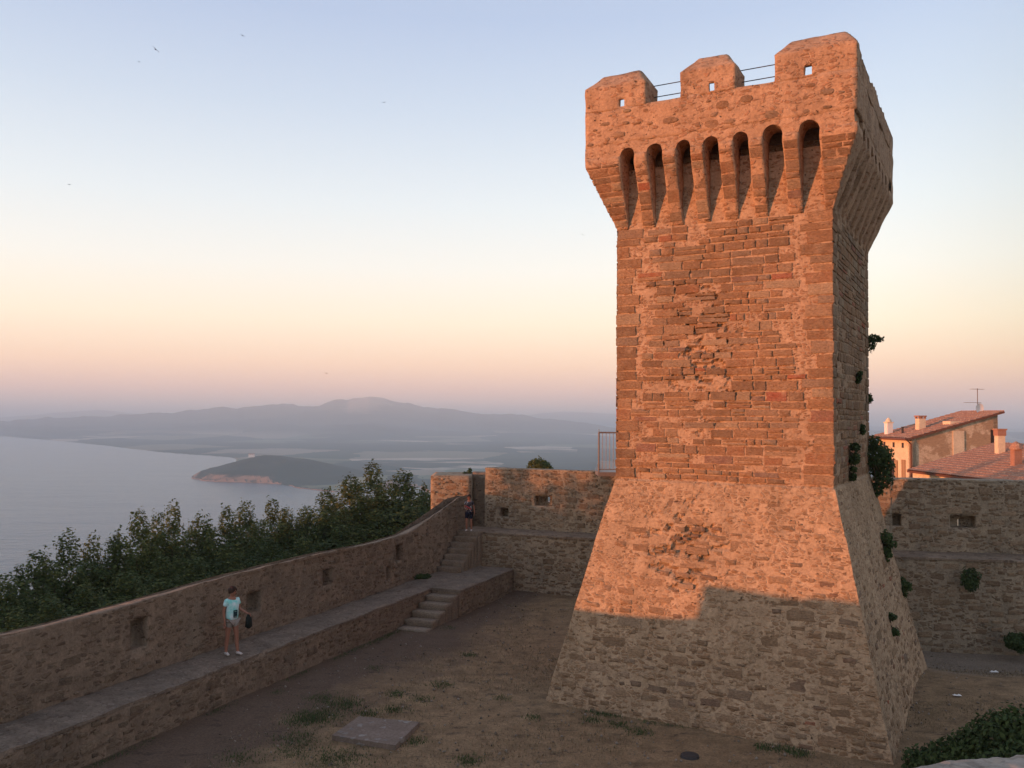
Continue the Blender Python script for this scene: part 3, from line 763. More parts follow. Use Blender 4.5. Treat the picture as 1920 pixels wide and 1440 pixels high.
# ---- corner turret at the end of the left rampart
tur = empty('corner_turret', (-3.3, 36.5, 0), 0, 'small square stone turret catching the sun at the far end of the left rampart', 'turret')
V, F = vox(rng(0, 1.66, .15), rng(0, 2.6, .3), rng(-3.5, 4.12, .2), lambda X, Y, Z: X > -99)
V[:, 0] += np.where(V[:, 0] > 0, 0, 0)
mesh('turret_wall', wobble(V, .03, 1.5, 81, 4), F, M['wall_mortar'], tur)
V, F = vox(rng(1.67, 2.45, .15), rng(1.2, 2.2, .3), rng(-.6, 4.18, .2), lambda X, Y, Z: X > -99)
mesh('passage_wall', wobble(V, .02, 1.5, 83, 3), F, M['left_mortar'], tur)
g1 = rubble(.04, 1.62, .6, 4.05, lambda a, b, c_, d_: True, SZ, seed=28, fill=1.1)
print('turret', put_stones([(g1, face, 'r', M['batter_stone'], True, (.02, .045))], tur, 'rubble_stones', 120, 8))

# ================================================================== THE TOWER
TC = (6.1, 22.624); TA = -.501
tower = empty('stone_tower', (TC[0], TC[1], 0), TA, 'tall square stone tower with battered base, machicolations and three front merlons in orange sunlight', 'tower')
HB, HS, HH, DD = 3.713, 2.472, 3.058, .496
ZL, Z0, Z1, ZS, ZE = 5.142, 11.12, 12.55, 13.86, 14.42
def loft(levels, step, name, m, parent, amp, seed, zstep, noise_s=1.6, erode=None):
    """square rings; levels (z, hx, hy)"""
    zs = []; 
    for (za, xa, ya), (zb, xb, yb) in zip(levels[:-1], levels[1:]):
        k = max(1, int(abs(zb - za) / zstep))
        for i in range(k): t = i / k; zs.append((za + (zb - za) * t, xa + (xb - xa) * t, ya + (yb - ya) * t))
    zs.append(levels[-1])
    hx = max(l[1] for l in levels); hy = max(l[2] for l in levels)
    nx = int(2 * hx / step); ny = int(2 * hy / step)
    ring = [(-1 + 2 * i / nx, -1) for i in range(nx)] + [(1, -1 + 2 * i / ny) for i in range(ny)] + [(1 - 2 * i / nx, 1) for i in range(nx)] + [(-1, 1 - 2 * i / ny) for i in range(ny)]
    V = np.array([(a * x, b * y, z) for z, x, y in zs for a, b in ring]); N = len(ring)
    F = [(i * N + k, i * N + (k + 1) % N, (i + 1) * N + (k + 1) % N, (i + 1) * N + k) for i in range(len(zs) - 1) for k in range(N)]
    V = wobble(V, amp, noise_s, seed, 4)
    if erode:
        cx_, cz_, rx_, rz_, dep = erode
        m_ = np.clip(1.25 - np.hypot((V[:, 0] - cx_) / rx_, (V[:, 2] - cz_) / rz_), 0, 1) + .22
        nn = vnoise(V * np.array([1, 1, 1.7]), 4.6, seed + 7) * .6 + vnoise(V * np.array([1, 1, 1.7]), 11, seed + 9) * .4
        hole = np.clip((nn - (.42 - .34 * m_)) / .16, 0, 1)
        inw = V.copy(); inw[:, 2] = 0; inw[:, 0] = np.sign(V[:, 0]) * (np.abs(V[:, 0]) > np.abs(V[:, 1]) - DD); inw[:, 1] = np.sign(V[:, 1]) * (inw[:, 0] == 0)
        V = V - inw * (hole * dep * np.clip(m_, 0, 1))[:, None]
    F.append(tuple((len(zs) - 1) * N + k for k in range(N)))
    return mesh(name, V, F, m, parent)
loft([(-.8, HB + .19, HB + .19 + DD), (0, HB, HB + DD), (ZL - .05, HS + .035, HS + .035 + DD), (ZL, HS - .02, HS - .02 + DD)], .07, 'battered_base', M['batter_mortar'], tower, .03, 91, .065, erode=(-.7, 3.6, 1.0, 1.1, .10))
loft([(ZL - .3, HS - .012, HS - .012 + DD), (12.5, HS - .012, HS - .012 + DD), (12.52, HS - .35, HS - .35 + DD), (12.99, HS - .35, HS - .35 + DD)], .06, 'shaft', M['tower_mortar'], tower, .028, 93, .055, erode=(-.3, 8.2, 1.1, 2.0, .10))
HXS = {'front': (HS, HS + DD), 'right': (HS + DD, HS), 'back': (HS, HS + DD), 'left': (HS + DD, HS)}
SIDE = {'front': ((1, 0), (0, -1)), 'right': ((0, 1), (1, 0)), 'back': ((-1, 0), (0, 1)), 'left': ((0, -1), (-1, 0))}
def side_frame(s, z=0, dist=0):
    ex, out = SIDE[s]
    return frame((out[0] * dist, out[1] * dist, z), (*ex, 0), (-out[0], -out[1], 0), (0, 0, 1))
def app(V, fr):
    A = np.array(fr); return np.asarray(V, float) @ A[:3, :3].T + A[:3, 3]
OV = HH - HS
FG = [(-2.0, .36), (-1.325, .37), (-.655, .35), (-.015, .35), (.65, .35), (1.34, .43), (2.09, .44)]
SG = [(-2.45, .38), (-1.75, .38), (-1.05, .37), (-.35, .37), (.35, .37), (1.05, .37), (1.75, .38), (2.45, .38)]
def prof(z): return OV * np.clip((z - Z0) / (Z1 - Z0), 0, 1)
for s, gaps in (('front', FG), ('right', SG), ('back', FG), ('left', SG)):
    half, dist = HXS[s]
    fr = side_frame(s)
    edges = [g[0] - g[1] / 2 for g in gaps] + [g[0] + g[1] / 2 for g in gaps]
    # corbels between the gaps: local y = -(dist + overhang)
    for (ga, gb) in zip(gaps[:-1], gaps[1:]):
        x0 = ga[0] + ga[1] / 2; x1 = gb[0] - gb[1] / 2
        xs = rng(x0, x1, .08); zs = rng(Z0 - .04, 12.72, .09); ys = [0, .34, .67, 1]
        V, F = vox(xs, ys, zs, lambda X, Y, Z: X > -99)
        ov = np.maximum(prof(V[:, 2]), .004)
        V[:, 1] = -(dist - .05) - V[:, 1] * (ov + .05)
        V = app(V, fr); V = wobble(V, .03, 2.4, 95, 3)
        mesh('corbel', V, F, M['head_plaster'], tower)
    # arched belt above
    xs = rng(-HH - (DD if half > HS else 0) + (0 if s in ('front', 'back') else .0), HH + (DD if half > HS else 0), .07)
    lim = (HH if s in ('front', 'back') else HH + DD - OV - .36)
    xs = list(np.arange(-lim, lim + .001, .06))
    for g, w in gaps:
        for q in np.linspace(-1, 1, 13): xs.append(g + q * w / 2)
        xs.append(g - w / 2 - .002); xs.append(g + w / 2 + .002)
    xs = np.array(sorted(set(np.round(xs, 4))))
    def zb(x):
        z = 12.70
        for g, w in gaps:
            t = (x - g) / (w / 2 + 1e-6)
            if abs(t) <= 1.0001: z = 12.70 + (w / 2) * math.sqrt(max(0, 1 - t * t)) * 1.02 - .0
        return z
    ysl = [-(dist + OV), -(dist + OV) + .2, -(dist - .05)]
    V = []; F = []
    nzl = 4
    for x in xs:
        b = zb(x)
        for y in ysl:
            for k in range(nzl + 1): V.append((x, y, b + (13.02 - b) * k / nzl))
    ny = len(ysl); st_ = ny * (nzl + 1)
    idx = lambda i, j, k: i * st_ + j * (nzl + 1) + k
    for i in range(len(xs) - 1):
        for k in range(nzl): F.append((idx(i, 0, k), idx(i + 1, 0, k), idx(i + 1, 0, k + 1), idx(i, 0, k + 1)))
        for j in range(ny - 1): F.append((idx(i, j, 0), idx(i, j + 1, 0), idx(i + 1, j + 1, 0), idx(i + 1, j, 0)))
    for i in (0, len(xs) - 1):
        for j in range(ny - 1):
            for k in range(nzl):
                f = (idx(i, j, k), idx(i, j, k + 1), idx(i, j + 1, k + 1), idx(i, j + 1, k)); F.append(f if i == 0 else f[::-1])
    V = wobble(app(V, fr), .03, 2.4, 95, 3)
    mesh('arched_belt', V, F, M['head_plaster'], tower)
# flared corners
for sx in (-1, 1):
    for sy in (-1, 1):
        gx_ = FG[-1][0] + FG[-1][1] / 2 if sx * (1) > 0 else -(FG[0][0] - FG[0][1] / 2)
        if sy > 0: gx_ = -(FG[0][0] - FG[0][1] / 2) if sx > 0 else FG[-1][0] + FG[-1][1] / 2
        gy_ = SG[-1][0] + SG[-1][1] / 2
        V, F = vox(np.linspace(0, 1, 11), np.linspace(0, 1, 11), rng(Z0 - .04, 12.73, .09), lambda X, Y, Z: X > -99)
        ov = np.maximum(prof(V[:, 2]), .004)
        X = gx_ + V[:, 0] * (HS + ov - gx_); Y = gy_ + V[:, 1] * (HS + DD + ov - gy_)
        V = np.stack([X * sx, Y * sy, V[:, 2]], 1)
        if sx * sy < 0: F = F[:, ::-1]
        V = wobble(V, .03, 2.4, 95, 3)
        mesh('corner_corbel', V, F, M['head_plaster'], tower)
# parapet ring (breast wall) above the belt
PT = .9
for s in ('front', 'right', 'back', 'left'):
    half, dist = HXS[s]; D = dist + OV
    lim = HH if s in ('front', 'back') else HH + DD - PT - .003
    V, F = vox(rng(-lim, lim, .11), rng(0, PT, .3), rng(13.0, ZS, .1), lambda X, Y, Z: X > -99)
    V[:, 1] -= D
    # ragged crown of the breast wall
    V = app(V, side_frame(s)); V = wobble(V, .03, 2.4, 95, 3)
    mesh('breast_wall', V, F, M['head_plaster'], tower)
V, F = box(-HH + PT, HH - PT, -HH - DD + PT, HH + DD - PT, 12.75, 13.0)
mesh('roof_terrace', V, F, M['walk_top'], tower)
mesh('belt_ceiling', *box(-HH + .06, HH - .06, -HH - DD + .06, HH + DD - .06, 12.985, 13.006), M['left_mortar'], tower)
def merlon(s, x0, x1, hole, seed):
    half, dist = HXS[s]; D = dist + OV
    ex = [hole[0], hole[1]] if hole else []; ez = [hole[2], hole[3]] if hole else []
    def fn(X, Y, Z):
        k = np.ones(X.shape, bool)
        if hole: k &= ~((X > hole[0] - np.maximum(Y - .05, 0) * .5) & (X < hole[1] + .05 * Y) & (Z > hole[2]) & (Z < hole[3] + .48 * np.maximum(Y - .05, 0)))
        return k
    V, F = vox(rng(x0, x1, .06, ex), rng(0, PT - .05, .075), rng(ZS - .02, ZE, .06, ez), fn)
    d = np.minimum(np.minimum(V[:, 0] - x0, x1 - V[:, 0]) / .28, np.minimum(V[:, 1], PT - .05 - V[:, 1]) / (PT / 2 - .03))
    V[:, 2] += np.where(V[:, 2] > ZE - .001, np.clip(d, 0, 1) * .43, 0)
    V[:, 1] -= D + .004
    V = app(V, side_frame(s)); V = wobble(V, .035, 2.1, 95 + seed, 4)
    mesh('merlon', V, F, M['head_plaster'], tower)
merlon('front', -HH, -1.55, (-2.21, -2.08, 13.89, 14.07), 0)
merlon('front', -.71, .53, (-.04, .08, 13.89, 14.08), 0)
merlon('front', 1.38, HH, (2.02, 2.16, 13.88, 14.09), 0)
for s in ('right', 'left'):
    if s == 'left':
        for x0, x1, sd2 in ((-1.45, -.35, 1), (.6, 1.7, 2)): merlon(s, x0, x1, None, sd2)
        continue
    V, F = vox(rng(-2.62, 2.62, .09), rng(0, .6, .15), rng(ZS - .02, ZE, .08), lambda X, Y, Z: X > -99)
    rag = vnoise(np.stack([V[:, 0], V[:, 0] * 0, V[:, 0] * 0], 1), 1.7, 5) * .12 + vnoise(np.stack([V[:, 0], V[:, 1], V[:, 0] * 0], 1), 5, 6) * .07 - .04
    V[:, 2] += np.where(V[:, 2] > ZE - .001, rag, 0); V[:, 1] -= HXS[s][1] + OV + .004
    mesh('ruined_parapet', wobble(app(V, side_frame(s)), .05, 2.4, 99, 4), F, M['head_plaster'], tower)
merlon('back', -HH, -1.4, None, 3); merlon('back', -.6, .6, None, 3); merlon('back', 1.4, HH, None, 3)
# railing behind the crenels
for x0, x1 in ((-1.7, -.6), (.4, 1.5)):
    for z in (14.2, 14.47):
        V, F = tube([(x0, -(HH + DD) + .62, z), (x1, -(HH + DD) + .62, z)], .011, 6)
        mesh('safety_rail', V, F, M['metal_dark'], tower)
# ---- stones of the tower
groups = []
zshaft = (ZL + .02, Z0 - .02)
for s in ('front', 'right', 'left'):
    half, dist = HXS[s]
    er_ = lambda a, b, c_, d_: not (s == 'front' and RNG.random() < .45 * max(0, 1.1 - math.hypot(((a + b) / 2 + .3) / 1.1, ((c_ + d_) / 2 - 8.2) / 2.0)))
    lst = coursed(-half, half, zshaft[0], zshaft[1], er_, (.10, .25), (.24, .74), .018, seed=31 if s == 'front' else 33 + len(s), skip=.05)
    # quoins: larger blocks at both corners
    q = []; r_ = random.Random(5 + len(s)); z = zshaft[0]
    while z < zshaft[1] - .12:
        h_ = min(r_.uniform(.16, .30), zshaft[1] - z)
        for sg in (-1, 1):
            w_ = r_.uniform(.32, .72)
            q.append((sg * (half - w_ / 2 + r_.uniform(-.004, .034)), z + h_ / 2, w_, h_ - r_.uniform(.010, .022), r_.uniform(-.012, .012)))
        z += h_
    keepl = [t for t in lst if not any(abs(t[0] - u_[0]) < (t[2] + u_[2]) / 2 - .01 and abs(t[1] - u_[1]) < (t[3] + u_[3]) / 2 - .01 for u_ in q)]
    groups.append((q + keepl, side_frame(s, 0, dist), 's', M['tower_stone'], s == 'front', (.006, .017) if s == 'front' else (.003, .008)))
    # batter
    o3 = SIDE[s][1]; ex = SIDE[s][0]; sl = HB - HS; hb_, db_ = half + sl, dist + sl
    ezv = Vector((-o3[0] * sl, -o3[1] * sl, ZL)); Ls = ezv.length; ezv.normalize()
    exv = Vector((*ex, 0)); en = ezv.cross(exv)
    if en.dot(Vector((-o3[0], -o3[1], 0))) < 0: en = -en
    fr = frame((o3[0] * db_, o3[1] * db_, 0), exv, en, ezv)
    ok = lambda a, b, c_, d_, hb_=hb_: max(-a, b) < hb_ - sl * (d_ / Ls) - .01 and d_ < Ls - .05
    rb = rubble(-hb_, hb_, .0, Ls, ok, [(.38, .62, 2.0, 3.6, 4), (.24, .42, 1.9, 3.8, 60), (.15, .25, 1.6, 3.4, 100), (.09, .14, 1.3, 2.6, 50)], seed=51 + len(s), fill=1.0 if s == 'front' else .35,
                dens=lambda x, z: (.55 if s == 'front' and math.hypot((x + .7) / 1.0, (z - 3.7) / 1.1) < 1 else 1.0) * .96 if vnoise(np.array([[x, z, 0]]), .8, 7)[0] > -.1 else .42)
    groups.append((rb, fr, 'q', M['batter_stone'], s == 'front', (.006, .022)))
    # head
    hh_, dh = half + OV, dist + OV
    gp_ = FG if s == 'front' else SG
    hd = rubble(-hh_ + .02, hh_ - .02, 12.98, ZS - .03, lambda a, b, c_, d_: True, [(.25, .4, 1.6, 3.2, 5), (.1, .22, 1.2, 2.6, 26)], seed=71 + len(s), dens=lambda x, z: .75 if abs(x) > 2.0 or vnoise(np.array([[x, z, 0]]), 1.1, 17)[0] > .15 else .12)
    if s != 'right': groups.append((hd, side_frame(s, 0, dh), 'r', M['tower_stone'], s == 'front', (.006, .016)))
    # flared end blocks and corbel courses lie on the sloping face
    ezf = Vector((o3[0] * OV, o3[1] * OV, Z1 - Z0)); Lf = ezf.length; ezf.normalize(); enf = ezf.cross(exv)
    if enf.dot(Vector((-o3[0], -o3[1], 0))) < 0: enf = -enf
    frf = frame((o3[0] * dist, o3[1] * dist, Z0), exv, enf, ezf)
    fl = []; r_ = random.Random(9)
    xa = gp_[-1][0] + gp_[-1][1] / 2 + .015
    for sg, x_in in ((1, xa), (-1, -(gp_[0][0] - gp_[0][1] / 2) + .015)):
        z = .02
        while z < Lf - .05:
            h_ = min(r_.uniform(.10, .22), Lf - z); lim_ = half + OV * ((z + h_ * .5) / Lf) + .004
            x = x_in
            while x < lim_ - .05:
                w_ = min(r_.uniform(.25, .6), lim_ - x)
                if lim_ - x - w_ < .12: w_ = lim_ - x
                fl.append((sg * (x + w_ / 2), z + h_ / 2, w_ - .018, h_ - .018, 0)); x += w_
            z += h_
    for ga, gb in zip(gp_[:-1], gp_[1:]):
        x0 = ga[0] + ga[1] / 2; x1 = gb[0] - gb[1] / 2; z = r_.uniform(.0, .05)
        while z < Lf - .05:
            h_ = min(r_.uniform(.12, .34), Lf - z)
            if r_.random() < .72: fl.append(((x0 + x1) / 2, z + h_ / 2, x1 - x0 - .012, h_ - .02, 0))
            z += h_
    if s != 'right': groups.append((fl, frf, 's', M['tower_stone'], s == 'front', (.008, .018)))
print('tower stones', put_stones(groups, tower, 'small_stones', 300, 10))

# ---- metal railing and footbridge at the tower's rear door
br = empty('footbridge', (2.66, 27.0, 0), 0, 'narrow footbridge with upright metal bars left of the tower, level with the rampart top', 'footbridge')
V, F = merge([box(-.02, 3.2, -.05, .95, 4.80, 4.92), box(-.02, 1.0, .95, 6.6, 4.80, 4.92)])
V = [(x + (y * .1 if y > 1 else 0), y, z) for x, y, z in V]
mesh('deck', V, F, M['metal_grey'], br)
P = [tube([(0, 0, 4.92), (0, 0, 6.12)], .025, 8), tube([(0, 0, 6.12), (3.2, 0, 6.12)], .024, 8), tube([(0, 0, 5.0), (3.2, 0, 5.0)], .015, 6), tube([(0, 0, 6.12), (.62, 6.3, 6.12)], .02, 8), tube([(0, 0, 5.0), (.62, 6.3, 5.0)], .015, 6)]
for k in range(2): P.append(tube([(1.1 + k * 1.1, 0, 4.92), (1.1 + k * 1.1, 0, 6.12)], .022, 8))
mesh('frame', *merge(P), M['metal_grey'], br)
b0 = None
for k in range(1, 29):
    if b0 is None:
        V, F = tube([(0, 0, 5.0), (0, 0, 6.11)], .008, 6); b0 = mesh('baluster', V, F, M['metal_grey'], br); o = b0
    else: o = link_copy(b0, br)
    o.location = (.11 * k, 0, 0)
for k in range(1, 28):
    o = link_copy(b0, br); o.location = (.62 * k / 28, 6.3 * k / 28, 0)

# ================================================================== HOUSES BEYOND THE WALL
n = NT('orange_plaster'); p = n.pos()
c = n.mix(n.maprange(n.noise(p, 1.3, 5, .65), .35, .65), (.74, .60, .43), (.62, .49, .34)); c = n.mix(1.0, c, n.ramp(n.noise(p, 9, 6, .6), [(.3, .85), (.7, 1.1)]), 'MULTIPLY')
n.color(c); M['plaster'] = n.m
n = NT('bare_render'); p = n.pos()
c = n.mix(n.maprange(n.noise(p, .9, 6, .65), .5, .56), (.40, .27, .17), (.60, .46, .32)); c = n.mix(1.0, c, n.ramp(n.noise(n.vmul(p, (1, 1, 3)), 6, 6, .6), [(.3, .75), (.7, 1.15)]), 'MULTIPLY')
n.color(c); M['render'] = n.m
n = NT('roof_tile'); p = n.pos()
c = n.mix(n.noise(p, 2.0, 6, .7), (.25, .13, .09), (.42, .24, .165)); c = n.mix(n.maprange(n.noise(p, 9, 3, .6), .5, .66), c, (.50, .34, .24))
n.color(c); n.bump(n.noise(p, 20, 4, .6), .5, .02); M['tile'] = n.m
M['brick_red'] = simple_mat('brick_red', (.34, .18, .125), .9, .35, 12)
M['window_dark'] = simple_mat('window_dark', (.05, .035, .03), .25, .3, 5)
M['shutter'] = simple_mat('shutter', (.34, .22, .13), .7, .15, 20)
M['gutter'] = simple_mat('gutter', (.16, .07, .045), .5, .2, 10)
M['white_paint'] = simple_mat('white_paint', (.75, .72, .68), .5, .05, 10)
def roof_sheet(parent, A, B, Cc, D, name='roof', pitch=.21, th=.12):
    """tiled plane: A-B along the eave, D-C along the ridge; rounded tiles running up the slope"""
    A, B, Cc, D = (np.array(v, float) for v in (A, B, Cc, D))
    L = max(np.linalg.norm(B - A), np.linalg.norm(Cc - D)); W = max(np.linalg.norm(D - A), np.linalg.norm(Cc - B))
    nu = int(L / pitch) * 4; nv = int(W / .38) * 2
    nrm = np.cross(B - A, D - A); nrm /= np.linalg.norm(nrm)
    if nrm[2] < 0: nrm = -nrm
    V = []; F = []
    for i in range(nu + 1):
        for j in range(nv + 1):
            u = i / nu; v = min(1, (j // 2 + (j % 2) * .98) / (nv / 2)) if j < nv else 1
            p_ = (A * (1 - u) + B * u) * (1 - v) + (D * (1 - u) + Cc * u) * v
            r = abs(math.sin(i * math.pi / 4)) * .05 + (.03 if j % 2 == 0 else 0) + RNG.uniform(-.006, .006)
            V.append(p_ + nrm * r)
    for i in range(nu):
        for j in range(nv): F.append((i * (nv + 1) + j, (i + 1) * (nv + 1) + j, (i + 1) * (nv + 1) + j + 1, i * (nv + 1) + j + 1))
    top = mesh(name, V, F, M['tile'], parent)
    b = [A, B, Cc, D]; lo = [q - nrm * th for q in b]; hi = [q - nrm * .005 for q in b]
    o = mesh('eave_board', lo + hi, [(0, 1, 2, 3), (0, 4, 5, 1), (1, 5, 6, 2), (2, 6, 7, 3), (3, 7, 4, 0), (7, 6, 5, 4)], M['gutter'], top)
    return top
def quad_wall(parent, name, pts, m, th=.3, inward=(0, 1, 0)):
    pts = [Vector(p) for p in pts]; iv = Vector(inward) * th
    k = len(pts); V = pts + [p + iv for p in pts]
    F = [tuple(range(k)), tuple(range(2 * k - 1, k - 1, -1))] + [(i, i + k, (i + 1) % k + k, (i + 1) % k) for i in range(k)]
    return mesh(name, V, F, m, parent)
# house A: local frame: x along the camera-facing wall, y receding
HA_ = empty('house', (24.8, 55.0, 0), math.atan2(.12, .993), 'orange plastered house with tiled roof and two chimneys, nearest the tower', 'house')
LA, DA = 5.8, 3.9
ze, zr = 5.42, 6.98
quad_wall(HA_, 'gable_wall', [(0, 0, -1), (LA, 0, -1), (LA, 0, zr), (0, 0, ze)], M['render'], .3)
quad_wall(HA_, 'eave_wall', [(0, DA, -1), (0, 0, -1), (0, 0, ze), (0, DA, ze)], M['plaster'], .3, (1, 0, 0))
quad_wall(HA_, 'rear_wall', [(0, DA, -1), (LA, DA, -1), (LA, DA, zr), (0, DA, ze)], M['plaster'], .3, (0, -1, 0))
quad_wall(HA_, 'end_wall', [(LA, 0, -1), (LA, DA, -1), (LA, DA, zr), (LA, 0, zr)], M['plaster'], .3, (-1, 0, 0))
sl_ = (zr - ze) / LA
roof_sheet(HA_, (-.45, DA + .3, ze - .45 * sl_ + .1), (-.45, -.22, ze - .45 * sl_ + .1), (LA + .3, -.22, zr + .3 * sl_ + .1), (LA + .3, DA + .3, zr + .3 * sl_ + .1))
mesh('gutter', *tube([(-.5, DA + .3, ze - .06), (-.5, -.25, ze - .06), (-.1, -.12, ze - .35), (-.1, -.12, -.5)], .06, 8), M['gutter'], HA_)
for y in (.95, 2.0, 3.1):       # attic openings, recessed frames
    f = mesh('attic_window', *merge([box(-.02, .02, y - .11, y + .11, ze - .62, ze - .30)]), M['window_dark'], HA_)
for y, wd in ((.85, .30), (2.15, .62), (3.2, .30)):
    w_ = mesh('window', *box(-.025, .03, y - wd / 2, y + wd / 2, 2.3, 4.0), M['window_dark'] if wd > .4 or y > 3 else M['shutter'], HA_)
    fr_ = mesh('window_frame', *merge([box(-.05, -.026, y - wd / 2 - .05, y - wd / 2, 2.25, 4.05), box(-.05, -.026, y + wd / 2, y + wd / 2 + .05, 2.25, 4.05), box(-.05, -.026, y - wd / 2 - .05, y + wd / 2 + .05, 4.0, 4.06)]), M['shutter'], w_)
    if wd > .4:
        mesh('shutter', *box(-.07, -.03, y + .32, y + .62, 2.3, 4.0), M['shutter'], w_); mesh('shutter', *box(-.07, -.03, y - .62, y - .32, 2.3, 4.0), M['shutter'], w_)
mesh('render_patch', *box(2.75, 3.5, -.05, -.001, 3.7, 5.9), M['plaster'], HA_)
mesh('window', *box(5.3, 5.5, -.03, .02, 4.9, 6.0), M['window_dark'], HA_)
def chimney(parent, x, y, z0, z1, w, cap, m):
    ch = mesh('chimney', *box(x - w / 2, x + w / 2, y - w / 2, y + w / 2, z0, z1), m, parent)
    if cap == 'hat':
        mesh('chimney_cap', *merge([box(x - w * .6, x + w * .6, y - w * .6, y + w * .6, z1, z1 + .07), tube([(x, y, z1 + .07), (x, y, z1 + .22), (x, y, z1 + .34)], [w * .55, w * .42, .05], 10)]), M['plaster'], ch)
    elif cap == 'brick':
        mesh('chimney_cap', *merge([box(x - w * .62, x + w * .62, y - w * .62, y + w * .62, z1 + .12, z1 + .2)] + [box(x + sx_ * w * .42 - .06, x + sx_ * w * .42 + .06, y + sy_ * w * .42 - .06, y + sy_ * w * .42 + .06, z1, z1 + .12) for sx_ in (-1, 1) for sy_ in (-1, 1)]), M['brick_red'], ch)
    elif cap == 'tile':
        mesh('chimney_cap', *merge([box(x - w * .6, x + w * .6, y - w * .6, y + w * .6, z1, z1 + .3), box(x - w * .7, x + w * .7, y - w * .7, y + w * .7, z1 + .3, z1 + .38)]), M['brick_red'], ch)
    return ch
chimney(HA_, .35, 3.2, ze, 6.35, .38, 'hat', M['white_paint'])
chimney(HA_, 1.6, 1.6, ze + .2, 6.65, .44, 'brick', M['plaster'])
chimney(HA_, 3.1, .55, 6.0, 6.5, .8, None, M['plaster'])
mesh('flue_pipe', *tube([(.55, 1.9, ze), (.55, 1.9, 6.05), (.55, 1.9, 6.12)], [.07, .07, .1], 8), M['metal_dark'], HA_)
an = empty('tv_antenna', (30.3, 57.6, 6.9), .3, 'thin rooftop television antenna mast with a white satellite dish', 'antenna')
mesh('mast', *tube([(0, 0, -.2), (0, 0, 1.75)], .025, 6), M['metal_grey'], an)
V = []; F = []
for j in range(4):
    for k in range(14):
        a = 2 * math.pi * k / 14; r = .33 * (j + 1) / 4
        V.append((r * math.cos(a), -.12 + .5 * r * r * -1, .45 + r * math.sin(a)))
V.append((0, -.12, .45))
for j in range(3):
    for k in range(14): F.append((j * 14 + k, j * 14 + (k + 1) % 14, (j + 1) * 14 + (k + 1) % 14, (j + 1) * 14 + k))
for k in range(14): F.append((k, (k + 1) % 14, 56))
mesh('dish', V, F, M['white_paint'], an)
P = [tube([(-1.05, 0, .82), (.3, 0, .82)], .014, 5)] + [tube([(-1.0 + .16 * k, -.14, .82), (-1.0 + .16 * k, .14, .82)], .008, 4) for k in range(8)]
mesh('aerial', *merge(P), M['metal_grey'], an)
P = [tube([(-.5, 0, 1.7), (.45, 0, 1.7)], .014, 5)] + [tube([(-.45 + .14 * k, -.2, 1.7), (-.45 + .14 * k, .2, 1.7)], .008, 4) for k in range(7)]
mesh('aerial', *merge(P), M['metal_grey'], an)
# house B: nearer, lower, long tiled roof
HBo = empty('house', (0, 0, 0), 0, 'long low orange house with a broad tiled roof at the right edge of the photo', 'house')
e0, e1 = (22.35, 50.2), (23.4, 33.0); r0, r1 = (28.3, 52.0), (29.2, 33.5)
zeB, zrB = 3.72, 5.25
quad_wall(HBo, 'eave_wall', [(e0[0] + .35, e0[1], -1), (e1[0] + .35, e1[1], -1), (e1[0] + .35, e1[1], zeB), (e0[0] + .35, e0[1], zeB)], M['plaster'], .3, (1, 0, 0))
quad_wall(HBo, 'gable_wall', [(e1[0] + .36, e1[1], -1), (34, e1[1] + .9, -1), (34, e1[1] + .9, zeB), (r1[0], r1[1], zrB), (e1[0] + .36, e1[1], zeB)], M['plaster'], .3, (0, 1, 0))
quad_wall(HBo, 'rear_wall', [(e0[0] + .36, e0[1], -1), (34, e0[1] + 2, -1), (34, e0[1] + 2, zeB), (r0[0], r0[1], zrB), (e0[0] + .36, e0[1], zeB)], M['plaster'], .3, (0, -1, 0))
roof_sheet(HBo, (*e0, zeB), (*e1, zeB), (*r1, zrB), (*r0, zrB))
roof_sheet(HBo, (34.5, 34, zeB), (34.5, 52.5, zeB), (*r0, zrB), (*r1, zrB))
for t in (.18, .36, .5, .68, .84):
    y = e0[1] + (e1[1] - e0[1]) * t; x = e0[0] + (e1[0] - e0[0]) * t + .35
    mesh('window', *box(x - .03, x + .03, y - .35, y + .35, 2.55, 3.45), M['window_dark'], HBo)
chimney(HBo, 26.6, 48.3, 4.4, 5.75, .38, 'tile', M['plaster'])
ch = chimney(HBo, 25.15, 44.2, 4.0, 5.15, .38, None, M['brick_red'])
mesh('chimney_cap', *merge([tube([(25.15, 44.2, 5.15), (25.15, 44.2, 5.2), (25.15, 44.2, 5.45), (25.15, 44.2, 5.55)], [.32, .32, .2, .02], 12)]), M['tile'], ch)

